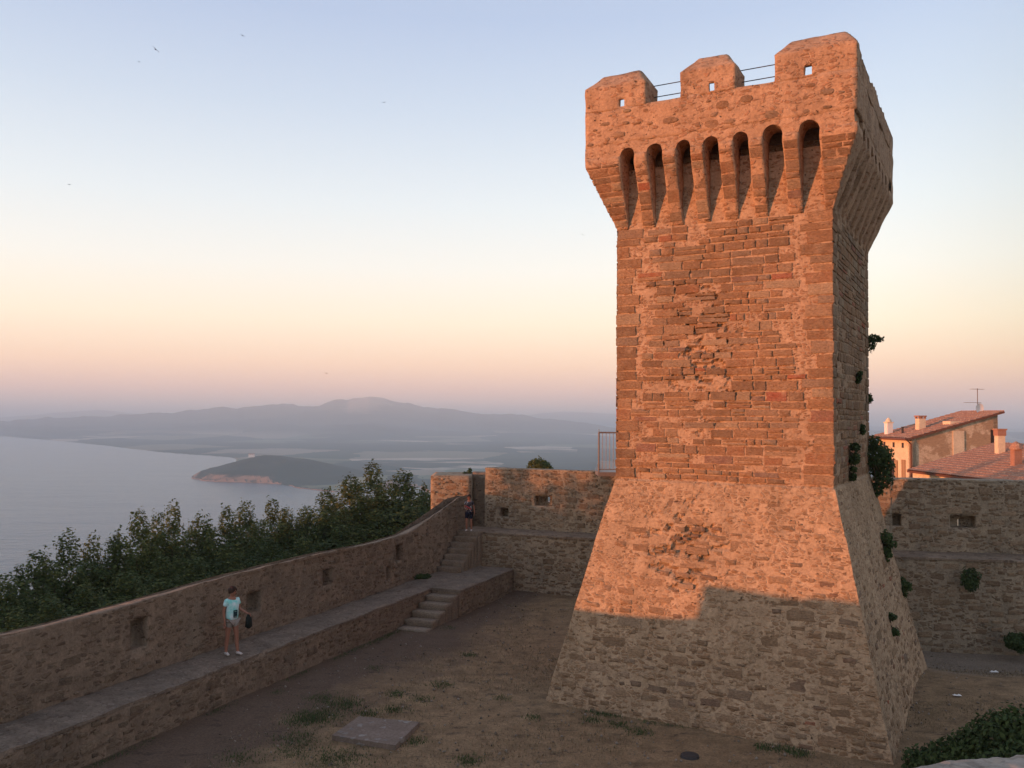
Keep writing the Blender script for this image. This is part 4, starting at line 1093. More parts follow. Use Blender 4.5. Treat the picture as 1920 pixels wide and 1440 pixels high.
# ================================================================== FOLIAGE
def leaf_cloud(blobs, N, size, seed, drop=.0, upbias=.25, wexp=.75):
    """leaf-sized quads spread through ellipsoid blobs (cx,cy,cz,rx,ry,rz), denser towards the shells"""
    r = np.random.RandomState(seed)
    vol = np.array([b[3] * b[4] * b[5] for b in blobs]) ** wexp; vol /= vol.sum()
    bi = r.choice(len(blobs), N, p=vol); B = np.array(blobs)[bi]
    d = r.normal(size=(N, 3)); d /= np.linalg.norm(d, axis=1)[:, None]
    rad = r.uniform(.35, 1.0, N) ** .5
    lump = 1 + .36 * vnoise(d * 2.6 + B[:, :3] * .7, 1.0, seed) + .16 * vnoise(d * 6 + B[:, :3], 1.0, seed + 3)
    C = B[:, :3] + d * B[:, 3:6] * (rad * lump)[:, None]
    nrm = d + r.normal(size=(N, 3)) * .6 + np.array([0, 0, upbias]); nrm /= np.linalg.norm(nrm, axis=1)[:, None]
    t = np.cross(nrm, r.normal(size=(N, 3))); t /= np.linalg.norm(t, axis=1)[:, None] + 1e-9
    b = np.cross(nrm, t); s = size * r.uniform(.55, 1.35, N)[:, None]
    V = np.stack([C - t * s, C - b * s * .55 + nrm * s * .15, C + t * s, C + b * s * .55 + nrm * s * .15], 1).reshape(-1, 3)
    F = np.arange(4 * N).reshape(N, 4)
    tint = np.repeat(r.uniform(0, 1, N), 4)
    return V, F, tint
def leaf_mat(name, dark, mid, light):
    n = NT(name); at = n.n("ShaderNodeAttribute", attribute_name="tint"); p = n.pos()
    f = n.math('ADD', n.math('MULTIPLY', at.outputs['Fac'], .6), n.math('MULTIPLY', n.maprange(n.noise(p, .9, 4, .6), .3, .7), .4))
    n.color(n.ramp(f, [(.1, dark), (.5, mid), (.95, light)])); n.rough(.75)
    n.b.inputs['Specular IOR Level'].default_value = .2
    tr = n.n("ShaderNodeBsdfTranslucent"); tr.inputs[0].default_value = (*[v * 1.3 for v in mid], 1)
    mx = n.n("ShaderNodeMixShader"); mx.inputs[0].default_value = .25
    n.l(n.b.outputs[0], mx.inputs[1]); n.l(tr.outputs[0], mx.inputs[2]); n.l(mx.outputs[0], n.out.inputs[0])
    return n.m
M['leaf'] = leaf_mat('leaf', (.03, .05, .02), (.07, .098, .034), (.17, .17, .05))
M['leaf_shrub'] = leaf_mat('leaf_shrub', (.025, .045, .018), (.05, .08, .028), (.08, .12, .04))
M['bark'] = simple_mat('bark', (.09, .07, .05), .95, .3, 10, 0, .02)
def tree_meshes(seed, hgt, wid, N=9000):
    r = random.Random(seed); blobs = []; tips = []
    def cone(cx, cy, z0, z1, rad, n_):
        for k in range(n_):
            t = k / (n_ - 1); z = z0 + (z1 - z0) * t; rr_ = rad * (1 - t ** 1.9) + rad * .16
            blobs.append((cx + r.uniform(-.12, .12) * rr_, cy + r.uniform(-.12, .12) * rr_, z, rr_ * r.uniform(.85, 1.1), rr_ * r.uniform(.85, 1.1), (z1 - z0) / n_ * .95))
        tips.append((cx, cy, z1))
    blobs.append((0, 0, hgt * .40, wid * .56, wid * .56, hgt * .36))
    for k in range(6):
        a = r.uniform(0, 6.28); blobs.append((math.cos(a) * wid * .34, math.sin(a) * wid * .34, hgt * r.uniform(.35, .66), wid * .30, wid * .30, hgt * .15))
    cone(0, 0, hgt * .40, hgt * .93, wid * .46, 6)
    for k in range(5):
        a = 2 * math.pi * k / 5 + r.uniform(-.5, .5); rd = wid * r.uniform(.22, .34)
        cone(math.cos(a) * rd, math.sin(a) * rd, hgt * .22, hgt * r.uniform(.62, .88), wid * r.uniform(.25, .34), 5)
    V, F, T = leaf_cloud(blobs, N, .056, seed, wexp=.5)
    me_o = mesh('crown', V, F, M['leaf'], None, tint=T)
    P = [tube([(0, 0, -1.5), (r.uniform(-.1, .1), 0, hgt * .35), (0, r.uniform(-.1, .1), hgt * .8)], [.19, .14, .04], 8)]
    for x, y, z in tips[1:]: P.append(tube([(0, 0, hgt * .2), (x * .6, y * .6, hgt * .38), (x, y, z)], [.07, .05, .012], 6))
    tr_o = mesh('trunk', *merge(P), M['bark'], None)
    return me_o, tr_o
VAR = []
for i in range(5):
    c_o, t_o = tree_meshes(300 + i, 9.0, 4.2, 80000)
    VAR.append((c_o.data, t_o.data)); bpy.data.objects.remove(c_o); bpy.data.objects.remove(t_o)
# (x, y, top z, width, label)
def tree(x, y, ztop, wid, label, var, group='trees growing below the left rampart'):
    zb = float(hill_z(x, y)); hgt = max(2.5, ztop - zb)
    root = empty('tree', (x, y, zb - .2), RNG.uniform(0, 6.28), label, 'tree', group)
    me_c, me_t = VAR[var % 5]
    for nm, me in (('crown', me_c), ('trunk', me_t)):
        o = bpy.data.objects.new(nm, me); COL.objects.link(o); o.parent = root
        o.scale = (wid / 4.2, wid / 4.2, (hgt + .2) / 9.35)
    return root
def unproj(px, py, Y):
    P_ = math.radians(2.07); R_ = math.radians(.48)
    a = (px - 960) / 1660.; b = (720 - py) / 1660.
    a, b = a * math.cos(R_) - b * math.sin(R_), a * math.sin(R_) + b * math.cos(R_)
    d = (a, math.cos(P_) - b * math.sin(P_), math.sin(P_) + b * math.cos(P_)); t = Y / d[1]
    return d[0] * t, d[2] * t + CAM_Z
TREES = [(8, 1085, 26, 2.6), (70, 1035, 28, 3.0), (128, 1000, 29, 3.0), (172, 1012, 31, 2.6), (212, 1012, 30, 2.4), (262, 960, 31, 2.7), (296, 962, 34, 2.4), (326, 945, 32, 2.6), (372, 972, 33, 2.5), (425, 955, 34, 2.8), (462, 945, 35, 2.6),
         (508, 938, 37, 3.0), (540, 958, 38, 2.6), (572, 960, 37, 2.6), (612, 922, 38, 3.4), (655, 895, 40, 3.6), (696, 868, 41, 3.8), (752, 886, 42, 3.8), (796, 930, 44, 3.2)]
LBL = ['dark holm oak at the left edge of the photo, beyond the rampart', 'round-topped dark tree second from the left edge beyond the rampart', 'tall dark tree third from the left, sea behind its top',
       'dark tree in the low dip left of the pointed pair', 'small dark tree just left of the first pointed golden tree', 'pointed tree with a golden tip, left one of the pointed pair',
       'slim dark tree squeezed between the two pointed golden trees', 'tallest pointed golden tree of the left clump above the rampart', 'dark tree right beside the pointed golden pair', 'broad golden tree above the head of the woman in the pale t-shirt',
       'dark tree with a golden crown just right of the woman', 'slim dark cone-shaped tree standing against the sea', 'dark cone-shaped tree just right of the slim one', 'low dark tree left of the big golden crown',
       'golden tree with a side branch reaching over the sea', 'bushy golden tree left of the tallest tree', 'tallest tree of all beyond the rampart, its crown against the plain', 'dark pointed tree between the tallest one and the turret',
       'low dark tree touching the left side of the sunlit turret']
for i, (px, py, Y, w) in enumerate(TREES):
    x, z = unproj(px, py, Y); tree(x, Y, z + .35, w * 1.65, LBL[i], i)
TREES2 = [(30, 1130, 23.5, 2.6), (98, 1110, 24.5, 2.6), (165, 1085, 26, 2.8), (235, 1060, 27, 2.8), (300, 1030, 28.5, 2.8), (365, 1030, 29, 2.8), (430, 1010, 31, 3.0), (500, 1000, 32, 3.0), (568, 1000, 34, 3.0), (635, 975, 36, 3.2), (705, 950, 38, 3.2), (765, 950, 40, 3.0)]
FLBL = ['round dark bush-like tree by the left photo edge, right behind the parapet top', 'shaded front-row tree second from the left photo edge', 'shaded front-row tree under the tall dark tree at the far left',
        'shaded front-row tree below the low dip in the tree line', 'shaded front-row tree under the left pointed golden tip', 'shaded front-row tree under the gap right of the golden pair',
        'shaded front-row tree directly behind the head of the woman in mint', 'shaded front-row tree at the foot of the slim cone-shaped trees', 'shaded front-row tree under the side branch reaching over the sea',
        'shaded front-row tree left below the tallest tree', 'shaded front-row tree right at the foot of the tallest tree', 'shaded front-row tree nearest the sunlit turret']
for i, (px, py, Y, w) in enumerate(TREES2):
    x, z = unproj(px, py, Y)
    tree(x, Y, z, w * 1.7, FLBL[i], i + 2, 'shaded trees right behind the rampart')
# trees outside the frame on the left that shade the rear rampart in the low sun
for i, (x, y, z, w) in enumerate([(-21.4, 25.6, 7.1, 6.0), (-20.2, 23.4, 7.1, 6.0), (-24, 28.4, 4.9, 4.5), (-21.2, 21.6, 6.7, 6.0), (-20, 21.5, 3.0, 4)]):
    tree(x, y, z, w, 'tree standing outside the picture beyond the left rampart', i, 'trees outside the picture')

def bush(name, loc, blobs, N, size, label, seed, m='leaf_shrub', cat='plant', stem=True):
    root = empty(name, loc, 0, label, cat)
    V, F, T = leaf_cloud(blobs, N, size, seed); mesh('foliage', V, F, M[m], root, tint=T)
    if stem:
        P = [tube([(0, 0, -.05), (b[0] * .5, b[1] * .5, b[2] * .5), (b[0], b[1], b[2])], [.018, .012, .006], 5) for b in blobs]
        mesh('stem', *merge(P), M['bark'], root)
    return root
# capers and shrubs rooted in the shaded right face of the tower
def tower_pt(y, z, off=0.0, side='right'):
    hx = HS if z > ZL else HS + (HB - HS) * (1 - z / ZL)
    v = tower.matrix_basis @ Vector((hx + off, y, z)); return v
tower_m = Matrix.Translation((TC[0], TC[1], 0)) @ Matrix.Rotation(TA, 4, 'Z')
def on_tower(px, py):
    """where the ray through that spot meets the tower's right face (local y, z)"""
    x1, z1 = unproj(px, py, 1.0); o = Vector((0, 0, CAM_Z)); d = Vector((x1, 1.0, z1 - CAM_Z))
    inv = tower_m.inverted(); o = inv @ o; d = inv.to_3x3() @ d
    t = 20.0
    for _ in range(60):
        z = o.z + d.z * t
        hx = HS if z > ZL else HS + (HB - HS) * (1 - z / ZL)
        t = (hx - o.x) / d.x
    return o.y + d.y * t, o.z + d.z * t
for px, py, sx_, lab in [(1605, 703, .16, 'small dark caper plant on the shaded tower side, above the house roof level'), (1612, 799, .15, 'tiny plant on the shaded tower side above the hanging capers'),
                         (1592, 842, .30, 'dark hanging caper bush on the shaded tower side, above the base'), (1592, 882, .2, 'small plant just under the hanging caper on the shaded tower side'), (1690, 1105, .34, 'dark shrub low on the outer edge of the sloping base'),
                         (1668, 1166, .22, 'small shrub in the middle of the shaded sloping base'), (1652, 1008, .42, 'dark bush on the shaded slope under the big leafy bush')]:
    y, z = on_tower(px, py); y = max(min(y, 3.9), -2.9)
    v = tower_pt(y, z)
    rp = random.Random(px); bl = []
    for k in range(5): bl.append((.03 + rp.uniform(0, .4) * sx_, rp.uniform(-.8, .8) * sx_, rp.uniform(-1.3, .5) * sx_, sx_ * rp.uniform(.25, .5), sx_ * rp.uniform(.3, .6), sx_ * rp.uniform(.2, .5)))
    bush('wall_plant', v, bl, int(150 + 2600 * sx_ * sx_ + 900 * sx_), .042, lab, int(px))
v = tower_pt(2.75, 5.5, .12)
bush('wall_plant', v, [(.12, .2, .1, .42, .5, .36), (.34, .3, -.2, .30, .4, .32), (.3, .1, -.52, .25, .35, .3), (.08, .1, .42, .2, .25, .25), (.5, .3, -.1, .15, .2, .14), (.15, .1, -.8, .14, .2, .22), (.4, .2, .2, .2, .2, .2)], 3000, .05, 'largest leafy bush jutting from the tower edge beside the orange house', 77)
v = tower_pt(2.9, 8.75, .0)
bush('wall_plant', v, [(.18, .1, .05, .22, .15, .12), (.12, .1, -.15, .12, .12, .2), (.35, .12, .02, .14, .1, .07)], 520, .04, 'sprig of leaves sticking out into the sky from the tower edge', 78)
v = tower_pt(2.9, 7.15, .0)
bush('wall_plant', v, [(.05, .05, 0, .08, .1, .14)], 160, .035, 'tiniest sprig on the tower edge, just above the chimneys', 79)
x, z = unproj(1815, 1083, 28.2)
bush('wall_plant', (x, 28.18, z), [(0, -.12, 0, .3, .2, .32), (.02, -.14, -.2, .2, .15, .2)], 1500, .045, 'round green plant growing out of the shaded rampart on the right', 80)
x, z = unproj(1912, 1200, 27.5)
bush('wall_plant', (x, 27.6, z - .2), [(0, 0, .1, .42, .3, .28)], 1200, .05, 'low bush at the foot of the rampart by the right edge', 81)
x, z = unproj(1011, 868, 38.0)
bush('bush', (x, 38.2, z - .6), [(0, 0, .45, .5, .5, .35), (.15, 0, .3, .45, .45, .35)], 2200, .06, 'round dark bush showing above the rear rampart against the plain', 82, 'leaf')
x, z = unproj(882, 886, 38.6)
bush('weed', (x, 38.0, 4.1), [(0, 0, .12, .1, .1, .16), (-.2, 0, .05, .12, .1, .06)], 200, .04, 'small weed sprouting on top of the turret', 83)
for k, (a, r_, s_) in enumerate([(16.9, -1.05, .2)]):
    p_ = LX + RW * a + RR_ * .18
    bush('weed', (p_[0], p_[1], .9), [(0, 0, .06, .3, .18, .1), (.2, .25, .05, .15, .15, .07)], 500, .04, 'low weed at the wall foot on the walk before the upper steps', 84)
# big shrub under the look-out at the lower right
shr = []
r_ = random.Random(4)
for px, py, Y, rd in [(1712, 1425, 17.0, .22), (1740, 1404, 16.8, .35), (1775, 1388, 16.6, .45), (1815, 1374, 16.3, .5), (1850, 1352, 16.0, .55), (1885, 1338, 15.8, .55), (1925, 1335, 15.5, .6), (1965, 1340, 15.2, .7), (1800, 1425, 15.8, .5), (1850, 1410, 15.4, .6), (1900, 1400, 15.0, .65), (1950, 1400, 14.6, .7)]:
    x, z = unproj(px, py, Y); shr.append((x, Y, z - rd * .8, rd, rd, rd * .85)); shr.append((x, Y, max(.2, (z - rd) * .5), rd * .9, rd * .9, max(.25, (z - rd) * .5)))
root = empty('shrub', (8, 13, 0), 0, 'big leafy green shrub just behind the look-out parapet at the lower right', 'shrub')
V, F, T = leaf_cloud([(b[0] - 8, b[1] - 13, b[2], b[3], b[4], b[5]) for b in shr], 26000, .05, 99); mesh('foliage', V, F, M['leaf_shrub'], root, tint=T)
P = [tube([(b[0] - 8, b[1] - 13, -.1), (b[0] - 8, b[1] - 13, b[2])], [.04, .015], 6) for b in shr]; mesh('stem', *merge(P), M['bark'], root)

# ================================================================== LOOK-OUT PARAPET (where the picture is taken from)
lk = empty('lookout_parapet', (1.14, 2.6, 0), math.atan2(.155, .46), 'pale granular stone top of the look-out parapet at the lower right corner', 'parapet')
def top_l(x): return 5.585 + .02 * math.sin(x * 1.3)
V, F = vox(rng(-6, 8, .25), rng(-.62, 0, .2), rng(-.4, 5.52, .5), lambda X, Y, Z: X > -99)
mesh('parapet_wall', wobble(V, .02, 1.5, 121, 3), F, M['wall_mortar'], lk)
xs = np.arange(-1.2, 4, .02); ys = np.linspace(-.64, .03, 32)
X, Y = np.meshgrid(xs, ys, indexing='ij'); pn = np.stack([X.ravel(), Y.ravel(), X.ravel() * 0], 1)
ed = np.clip((.03 - Y) / .12, 0, 1)
Z = 5.56 + .035 * np.sqrt(np.clip(1 - (1 - ed) ** 2, 0, 1)) + (fbm(pn, 9, 3, 5, .65) * .016 + fbm(pn, 2, 8, 2) * .01).reshape(X.shape)
Yj = Y + (fbm(pn, 5, 33, 4) * .014).reshape(X.shape) * (ed < .3)
ni, nj = X.shape
V = np.concatenate([np.stack([X.ravel(), Yj.ravel(), Z.ravel()], 1), np.stack([X[:, -1], Yj[:, -1], X[:, -1] * 0 + 5.46], 1), np.stack([X[:, 0], Y[:, 0], X[:, 0] * 0 + 5.46], 1)])
I, J = np.meshgrid(np.arange(ni - 1), np.arange(nj - 1), indexing='ij'); q = (I * nj + J).ravel()
F = [tuple(f) for f in np.stack([q, q + nj, q + nj + 1, q + 1], 1)]
F += [(i * nj + nj - 1, (i + 1) * nj + nj - 1, ni * nj + i + 1, ni * nj + i) for i in range(ni - 1)] + [(ni * nj + ni + i, ni * nj + ni + i + 1, (i + 1) * nj, i * nj) for i in range(ni - 1)]
mesh('coping', V, F, M['coping'], lk)
V, F = box(-6, 8, -6, -.63, 4.5, 4.7); mesh('platform', V, F, M['walk_top'], lk)

# ================================================================== SMALL THINGS IN THE COURT
sl = empty('stone_slab', (-2.72, 18.55, 0), 0, 'flat square stone slab lying on the courtyard dirt', 'slab')
quad = [(-3.59, 18.2), (-3.25, 19.34), (-1.9, 19.04), (-2.23, 17.68)]
N_ = 14; V = []; F = []
for i in range(N_ + 1):
    for j in range(N_ + 1):
        u, v = i / N_, j / N_
        x = (quad[0][0] * (1 - u) + quad[3][0] * u) * (1 - v) + (quad[1][0] * (1 - u) + quad[2][0] * u) * v
        y = (quad[0][1] * (1 - u) + quad[3][1] * u) * (1 - v) + (quad[1][1] * (1 - u) + quad[2][1] * u) * v
        V.append((x + 2.72, y - 18.55, .10))
nt = len(V); V = wobble(V, .012, 3, 5, 3); V = np.concatenate([V, V - np.array([0, 0, .22])])
for i in range(N_):
    for j in range(N_):
        a = i * (N_ + 1) + j; F.append((a, a + N_ + 1, a + N_ + 2, a + 1))
rim = [i * (N_ + 1) for i in range(N_ + 1)] + [N_ * (N_ + 1) + j for j in range(1, N_ + 1)] + [i * (N_ + 1) + N_ for i in range(N_ - 1, -1, -1)] + [j for j in range(N_ - 1, 0, -1)]
F += [(rim[(k + 1) % len(rim)], rim[k], rim[k] + nt, rim[(k + 1) % len(rim)] + nt) for k in range(len(rim))]
M['slab'] = masonry_mat('slab', (.235, .18, .145), (.175, .13, .10), (.2, .17, .15), (.30, .27, .24), .15, 6, stain_amt=.2, pits=.15, bumpd=.01)
mesh('slab_stone', V, F, M['slab'], sl)
dr_ = empty('drain_cover', (3.52, 17.48, .03), 0, 'small round dark drain cover near the foot of the tower', 'drain cover')
mesh('rim', *tube([(0, 0, -.04), (0, 0, .012)], [.19, .17], 24), M['metal_dark'], dr_)
mesh('lid', *tube([(0, 0, .012), (0, 0, .022)], [.14, .135], 20), M['metal_dark'], dr_)
for px, py, lab in [(1864, 1258, 'white scrap of litter on the gravel right of the tower'), (1795, 1347, 'white scrap of litter on the dirt above the big shrub')]:
    x, z = unproj(px, py, 1.0); t = (CAM_Z + .5) / (CAM_Z - z); X_, Y_ = x * t, t
    V = wobble([(X_ + a * .05, Y_ + b * .028, float(ground_z(X_, Y_)) + .04 + .03 * ((a * b) % 2)) for a in range(-2, 3) for b in range(-2, 3)], .02, 9, 2, 2)
    o = mesh('litter', V, [(i * 5 + j, (i + 1) * 5 + j, (i + 1) * 5 + j + 1, i * 5 + j + 1) for i in range(4) for j in range(4)], M['white_paint']); tag(o, lab, 'litter')

# grass: dry blades over the court, green tufts in patches
def blades(N, pts, hgt, wid, seed):
    r = np.random.RandomState(seed)
    x, y = pts[:, 0], pts[:, 1]; z = ground_z(x, y)
    a = r.uniform(0, 6.28, N); h = hgt * r.uniform(.5, 1.3, N); ln = r.uniform(-.7, .7, (N, 2)) * h[:, None]
    w = wid
    V = np.stack([np.stack([x - np.cos(a) * w, y - np.sin(a) * w, z - .02], 1), np.stack([x + np.cos(a) * w, y + np.sin(a) * w, z - .02], 1), np.stack([x + ln[:, 0], y + ln[:, 1], z + h], 1)], 1).reshape(-1, 3)
    return V, np.arange(3 * N).reshape(N, 3), np.repeat(r.uniform(0, 1, N), 3)
def grass_mat(name, a, b):
    n = NT(name); at = n.n("ShaderNodeAttribute", attribute_name="tint"); n.color(n.mix(at.outputs['Fac'], a, b)); n.rough(.9); return n.m
r = np.random.RandomState(3)
N = 150000; pts = np.stack([r.uniform(-6, 20, N), r.uniform(13, 33, N)], 1)
dr_a = (pts - RO) @ RR_; cl = vnoise(np.concatenate([pts, pts[:, :1] * 0], 1), .5, 4) + .6 * vnoise(np.concatenate([pts, pts[:, :1] * 0], 1), 2.1, 9)
k = (dr_a > 1.4) & (r.uniform(-1, 1, N) < cl + np.clip((dr_a - 2) * .3, -.6, .5)) & ((pts - BO) @ BN < -.1)
lt = np.array([[math.cos(-TA), -math.sin(-TA)], [math.sin(-TA), math.cos(-TA)]]); lp = (pts - np.array(TC)) @ lt.T
k &= ~((np.abs(lp[:, 0]) < HB) & (np.abs(lp[:, 1]) < HB + DD))
pts = pts[k]
V, F, T = blades(len(pts), pts, .04, .008, 5)
o = mesh('dry_grass', V, F, grass_mat('dry_grass', (.12, .085, .05), (.34, .26, .16)), None, tint=T); tag(o, 'sparse dry straw-coloured grass over the courtyard dirt', 'grass', kind='stuff')
PT_ = [(600, 1310, .45), (640, 1320, .5), (585, 1342, .55), (610, 1345, .5), (560, 1352, .35), (690, 1337, .3), (745, 1302, .28), (790, 1311, .3), (700, 1255, .3), (830, 1284, .3), (740, 1330, .25), (640, 1425, .7), (600, 1440, .6), (560, 1385, .5), (550, 1410, .45), (450, 1425, .5),
       (880, 1228, .25), (1200, 1372, .3), (1160, 1358, .25), (1110, 1350, .2), (1470, 1405, .3), (1500, 1412, .25), (1430, 1400, .2), (940, 1310, .25), (780, 1390, .25), (390, 1330, .3), (520, 1300, .25), (1000, 1345, .2), (880, 1425, .3), (770, 1180, .35), (840, 1178, .3)]
L_ = []
for px, py, rd in PT_:
    x, z = unproj(px, py, 1.0); t = CAM_Z / (CAM_Z - z); m_ = int(1500 * rd * rd) + 50
    L_.append(np.stack([x * t + r.normal(size=m_) * rd * .5, t + r.normal(size=m_) * rd * .5], 1))
for a0 in np.arange(.5, 15.2, .12):            # weeds along the foot of the walk and of the tower
    if vnoise(np.array([[a0, 0, 0]]), 1.1, 3)[0] > -.05:
        q_ = RO + RW * a0 + RR_ * .12; m_ = 26
        L_.append(np.stack([q_[0] + r.normal(size=m_) * .09, q_[1] + r.normal(size=m_) * .09], 1))
tu = np.array([math.cos(TA), math.sin(TA)]); tn = np.array([-tu[1], tu[0]])
for a0 in np.arange(-3.6, 3.7, .1):
    if vnoise(np.array([[a0, 5, 0]]), 1.3, 8)[0] > .0:
        q_ = np.array(TC) + tu * a0 - tn * (HB + DD + .07); m_ = 24
        L_.append(np.stack([q_[0] + r.normal(size=m_) * .08, q_[1] + r.normal(size=m_) * .07], 1))
pts = np.concatenate(L_)
lp = (pts - np.array(TC)) @ lt.T; pts = pts[~((np.abs(lp[:, 0]) < HB) & (np.abs(lp[:, 1]) < HB + DD))]
pts = pts[(pts - RO) @ RR_ > .05]
V, F, T = blades(len(pts), pts, .05, .011, 6)
o = mesh('green_grass', V, F, grass_mat('green_grass', (.05, .07, .03), (.10, .13, .05)), None, tint=T); tag(o, 'small green grass tufts on the courtyard dirt', 'grass', kind='stuff')
# pebbles
N = 6500; pts = np.stack([r.uniform(-6, 20, N), r.uniform(13, 33, N)], 1); lp = (pts - np.array(TC)) @ lt.T
pts = pts[~((np.abs(lp[:, 0]) < HB) & (np.abs(lp[:, 1]) < HB + DD)) & ((pts - RO) @ RR_ > .2) & ((pts - BO) @ BN < -.1)]
oct_ = np.array([(1, 0, 0), (-1, 0, 0), (0, 1, 0), (0, -1, 0), (0, 0, 1), (0, 0, -1)], float); of = np.array([(0, 2, 4), (2, 1, 4), (1, 3, 4), (3, 0, 4), (2, 0, 5), (1, 2, 5), (3, 1, 5), (0, 3, 5)])
s_ = .012 + .03 * r.uniform(0, 1, len(pts)) ** 3
V = (oct_[None] * s_[:, None, None] * r.uniform(.6, 1.3, (len(pts), 6, 1)) + np.stack([pts[:, 0], pts[:, 1], ground_z(pts[:, 0], pts[:, 1]) + .01], 1)[:, None]).reshape(-1, 3)
F = (of[None] + 6 * np.arange(len(pts))[:, None, None]).reshape(-1, 3)
o = mesh('pebbles', V, F, grass_mat('pebbles', (.1, .08, .06), (.3, .25, .2)), None, tint=np.repeat(r.uniform(0, 1, len(pts)), 6)); tag(o, 'scattered small pebbles on the courtyard dirt', 'pebbles', kind='stuff')

# ================================================================== BIRDS
M['bird'] = simple_mat('bird', (.03, .03, .035), .8, .1)
def bird_mesh():
    V, F = tube([(0, -.09, 0), (0, -.05, .004), (0, 0, .006), (0, .07, 0), (0, .1, 0)], [.004, .018, .022, .012, .004], 8)
    V = [tuple(v) for v in V]; b = len(V)
    for s in (-1, 1):
        k = len(V)
        W = [(.015 * s, .035, .01), (.10 * s, .045, .03), (.2 * s, -.02, .012), (.10 * s, .005, .028), (.015 * s, -.02, .008)]
        V += W + [(a, c_, z - .006) for a, c_, z in W]
        F += [(k, k + 1, k + 3, k + 4), (k + 1, k + 2, k + 3), (k + 9, k + 8, k + 6, k + 5), (k + 8, k + 7, k + 6)] + [(k + i, k + 5 + i, k + 5 + (i + 1) % 5, k + (i + 1) % 5) for i in range(5)]
    k = len(V); V += [(0, -.08, 0), (-.03, -.15, 0), (.03, -.15, 0), (0, -.08, .006)]; F += [(k, k + 1, k + 2), (k + 3, k + 2, k + 1), (k, k + 3, k + 1), (k, k + 2, k + 3)]
    return V, F
bv, bf = bird_mesh()
bo = None
for px, py, Y, roll, lab in [(292, 93, 38, .75, 'dark bird with tilted wings, nearest one high in the left sky'), (455, 67, 55, .5, 'faint tilted bird near the top edge, right of the dark one'), (261, 116, 75, .4, 'tiny faint bird just below and left of the dark bird'),
                         (720, 192, 60, .1, 'tiny bird alone in the middle of the sky left of the tower'), (130, 346, 62, 0, 'tiny flat bird low on the left side of the sky'), (1092, 440, 70, .3, 'tiny bird close to the left side of the tower'), (612, 700, 80, .2, 'tiny bird low over the far mountain')]:
    x, z = unproj(px, py, Y)
    if bo is None: bo = mesh('bird', bv, bf, M['bird']); o = bo
    else: o = bo.copy(); COL.objects.link(o)
    o.location = (x, Y, z); o.rotation_euler = (.3, roll, RNG.uniform(-.5, .5)); tag(o, lab, 'bird', 'birds in the sky')

# far farmhouse on the promontory
fh = empty('farmhouse', (-722, 2466, SEA_Z + 56), .2, 'tiny bright farmhouse on top of the dark headland over the sea', 'house')
mesh('wall', *box(-8, 8, -4, 4, 0, 8), M['white_paint'], fh)
mesh('roof', [(-8.5, -4.5, 8), (8.5, -4.5, 8), (8.5, 4.5, 8), (-8.5, 4.5, 8), (-8.5, 0, 10.5), (8.5, 0, 10.5)], [(0, 1, 5, 4), (2, 3, 4, 5), (0, 4, 3), (1, 2, 5), (0, 3, 2, 1)], M['tile'], fh)

# ================================================================== PEOPLE
def skin(name, pts, edges, m, parent, root=0, sub=2):
    """pts: (x,y,z,rx,ry)"""
    me = bpy.data.meshes.new(name); me.from_pydata([p[:3] for p in pts], edges, []); me.update()
    o = bpy.data.objects.new(name, me); COL.objects.link(o)
    md = o.modifiers.new("skin", 'SKIN'); md.use_smooth_shade = True
    if not me.skin_vertices:
        bm = bmesh.new(); bm.from_mesh(me); bm.verts.layers.skin.verify(); bm.to_mesh(me); bm.free()
    for i, p in enumerate(pts):
        sv_ = me.skin_vertices[0].data[i]; sv_.radius = (p[3], p[4]); sv_.use_root = (i == root)
    s_ = o.modifiers.new("sub", 'SUBSURF'); s_.levels = sub; s_.render_levels = sub
    dg = bpy.context.evaluated_depsgraph_get(); dg.update()
    ev = o.evaluated_get(dg); nm = bpy.data.meshes.new_from_object(ev)
    nm.materials.clear(); nm.materials.append(m); nm.polygons.foreach_set("use_smooth", np.ones(len(nm.polygons), bool))
    o.modifiers.clear(); o.data = nm; nm.name = name; o.parent = parent
    return o
def cloth(name, col, sc=30, var=.2): return simple_mat(name, col, .85, var, sc)
M['skin'] = simple_mat('skin', (.30, .14, .095), .55, .08, 20)
M['hair'] = simple_mat('hair', (.035, .018, .013), .6, .4, 60)
M['shoe'] = simple_mat('shoe', (.55, .50, .47), .6, .1, 40)
n = NT('mint_cloth'); p = n.pos(); n.color(n.mix(n.maprange(n.noise(p, 4.5, 3, .6), .42, .62), (.66, .78, .80), (.22, .66, .62))); n.rough(.8); M['mint'] = n.m
n = NT('dark_print_cloth'); p = n.pos(); n.color(n.mix(n.maprange(n.noise(p, 16, 2, .5), .56, .62), (.03, .03, .04), (.35, .33, .34))); n.rough(.8); M['darkshirt'] = n.m
M['grey_shorts'] = cloth('grey_shorts', (.30, .26, .23)); M['navy'] = cloth('navy', (.012, .014, .03)); M['red_bag'] = cloth('red_bag', (.13, .02, .025)); M['black_cloth'] = cloth('black_cloth', (.018, .022, .02)); M['print'] = cloth('print', (.02, .05, .06)); M['redcloth'] = cloth('redcloth', (.35, .06, .06))
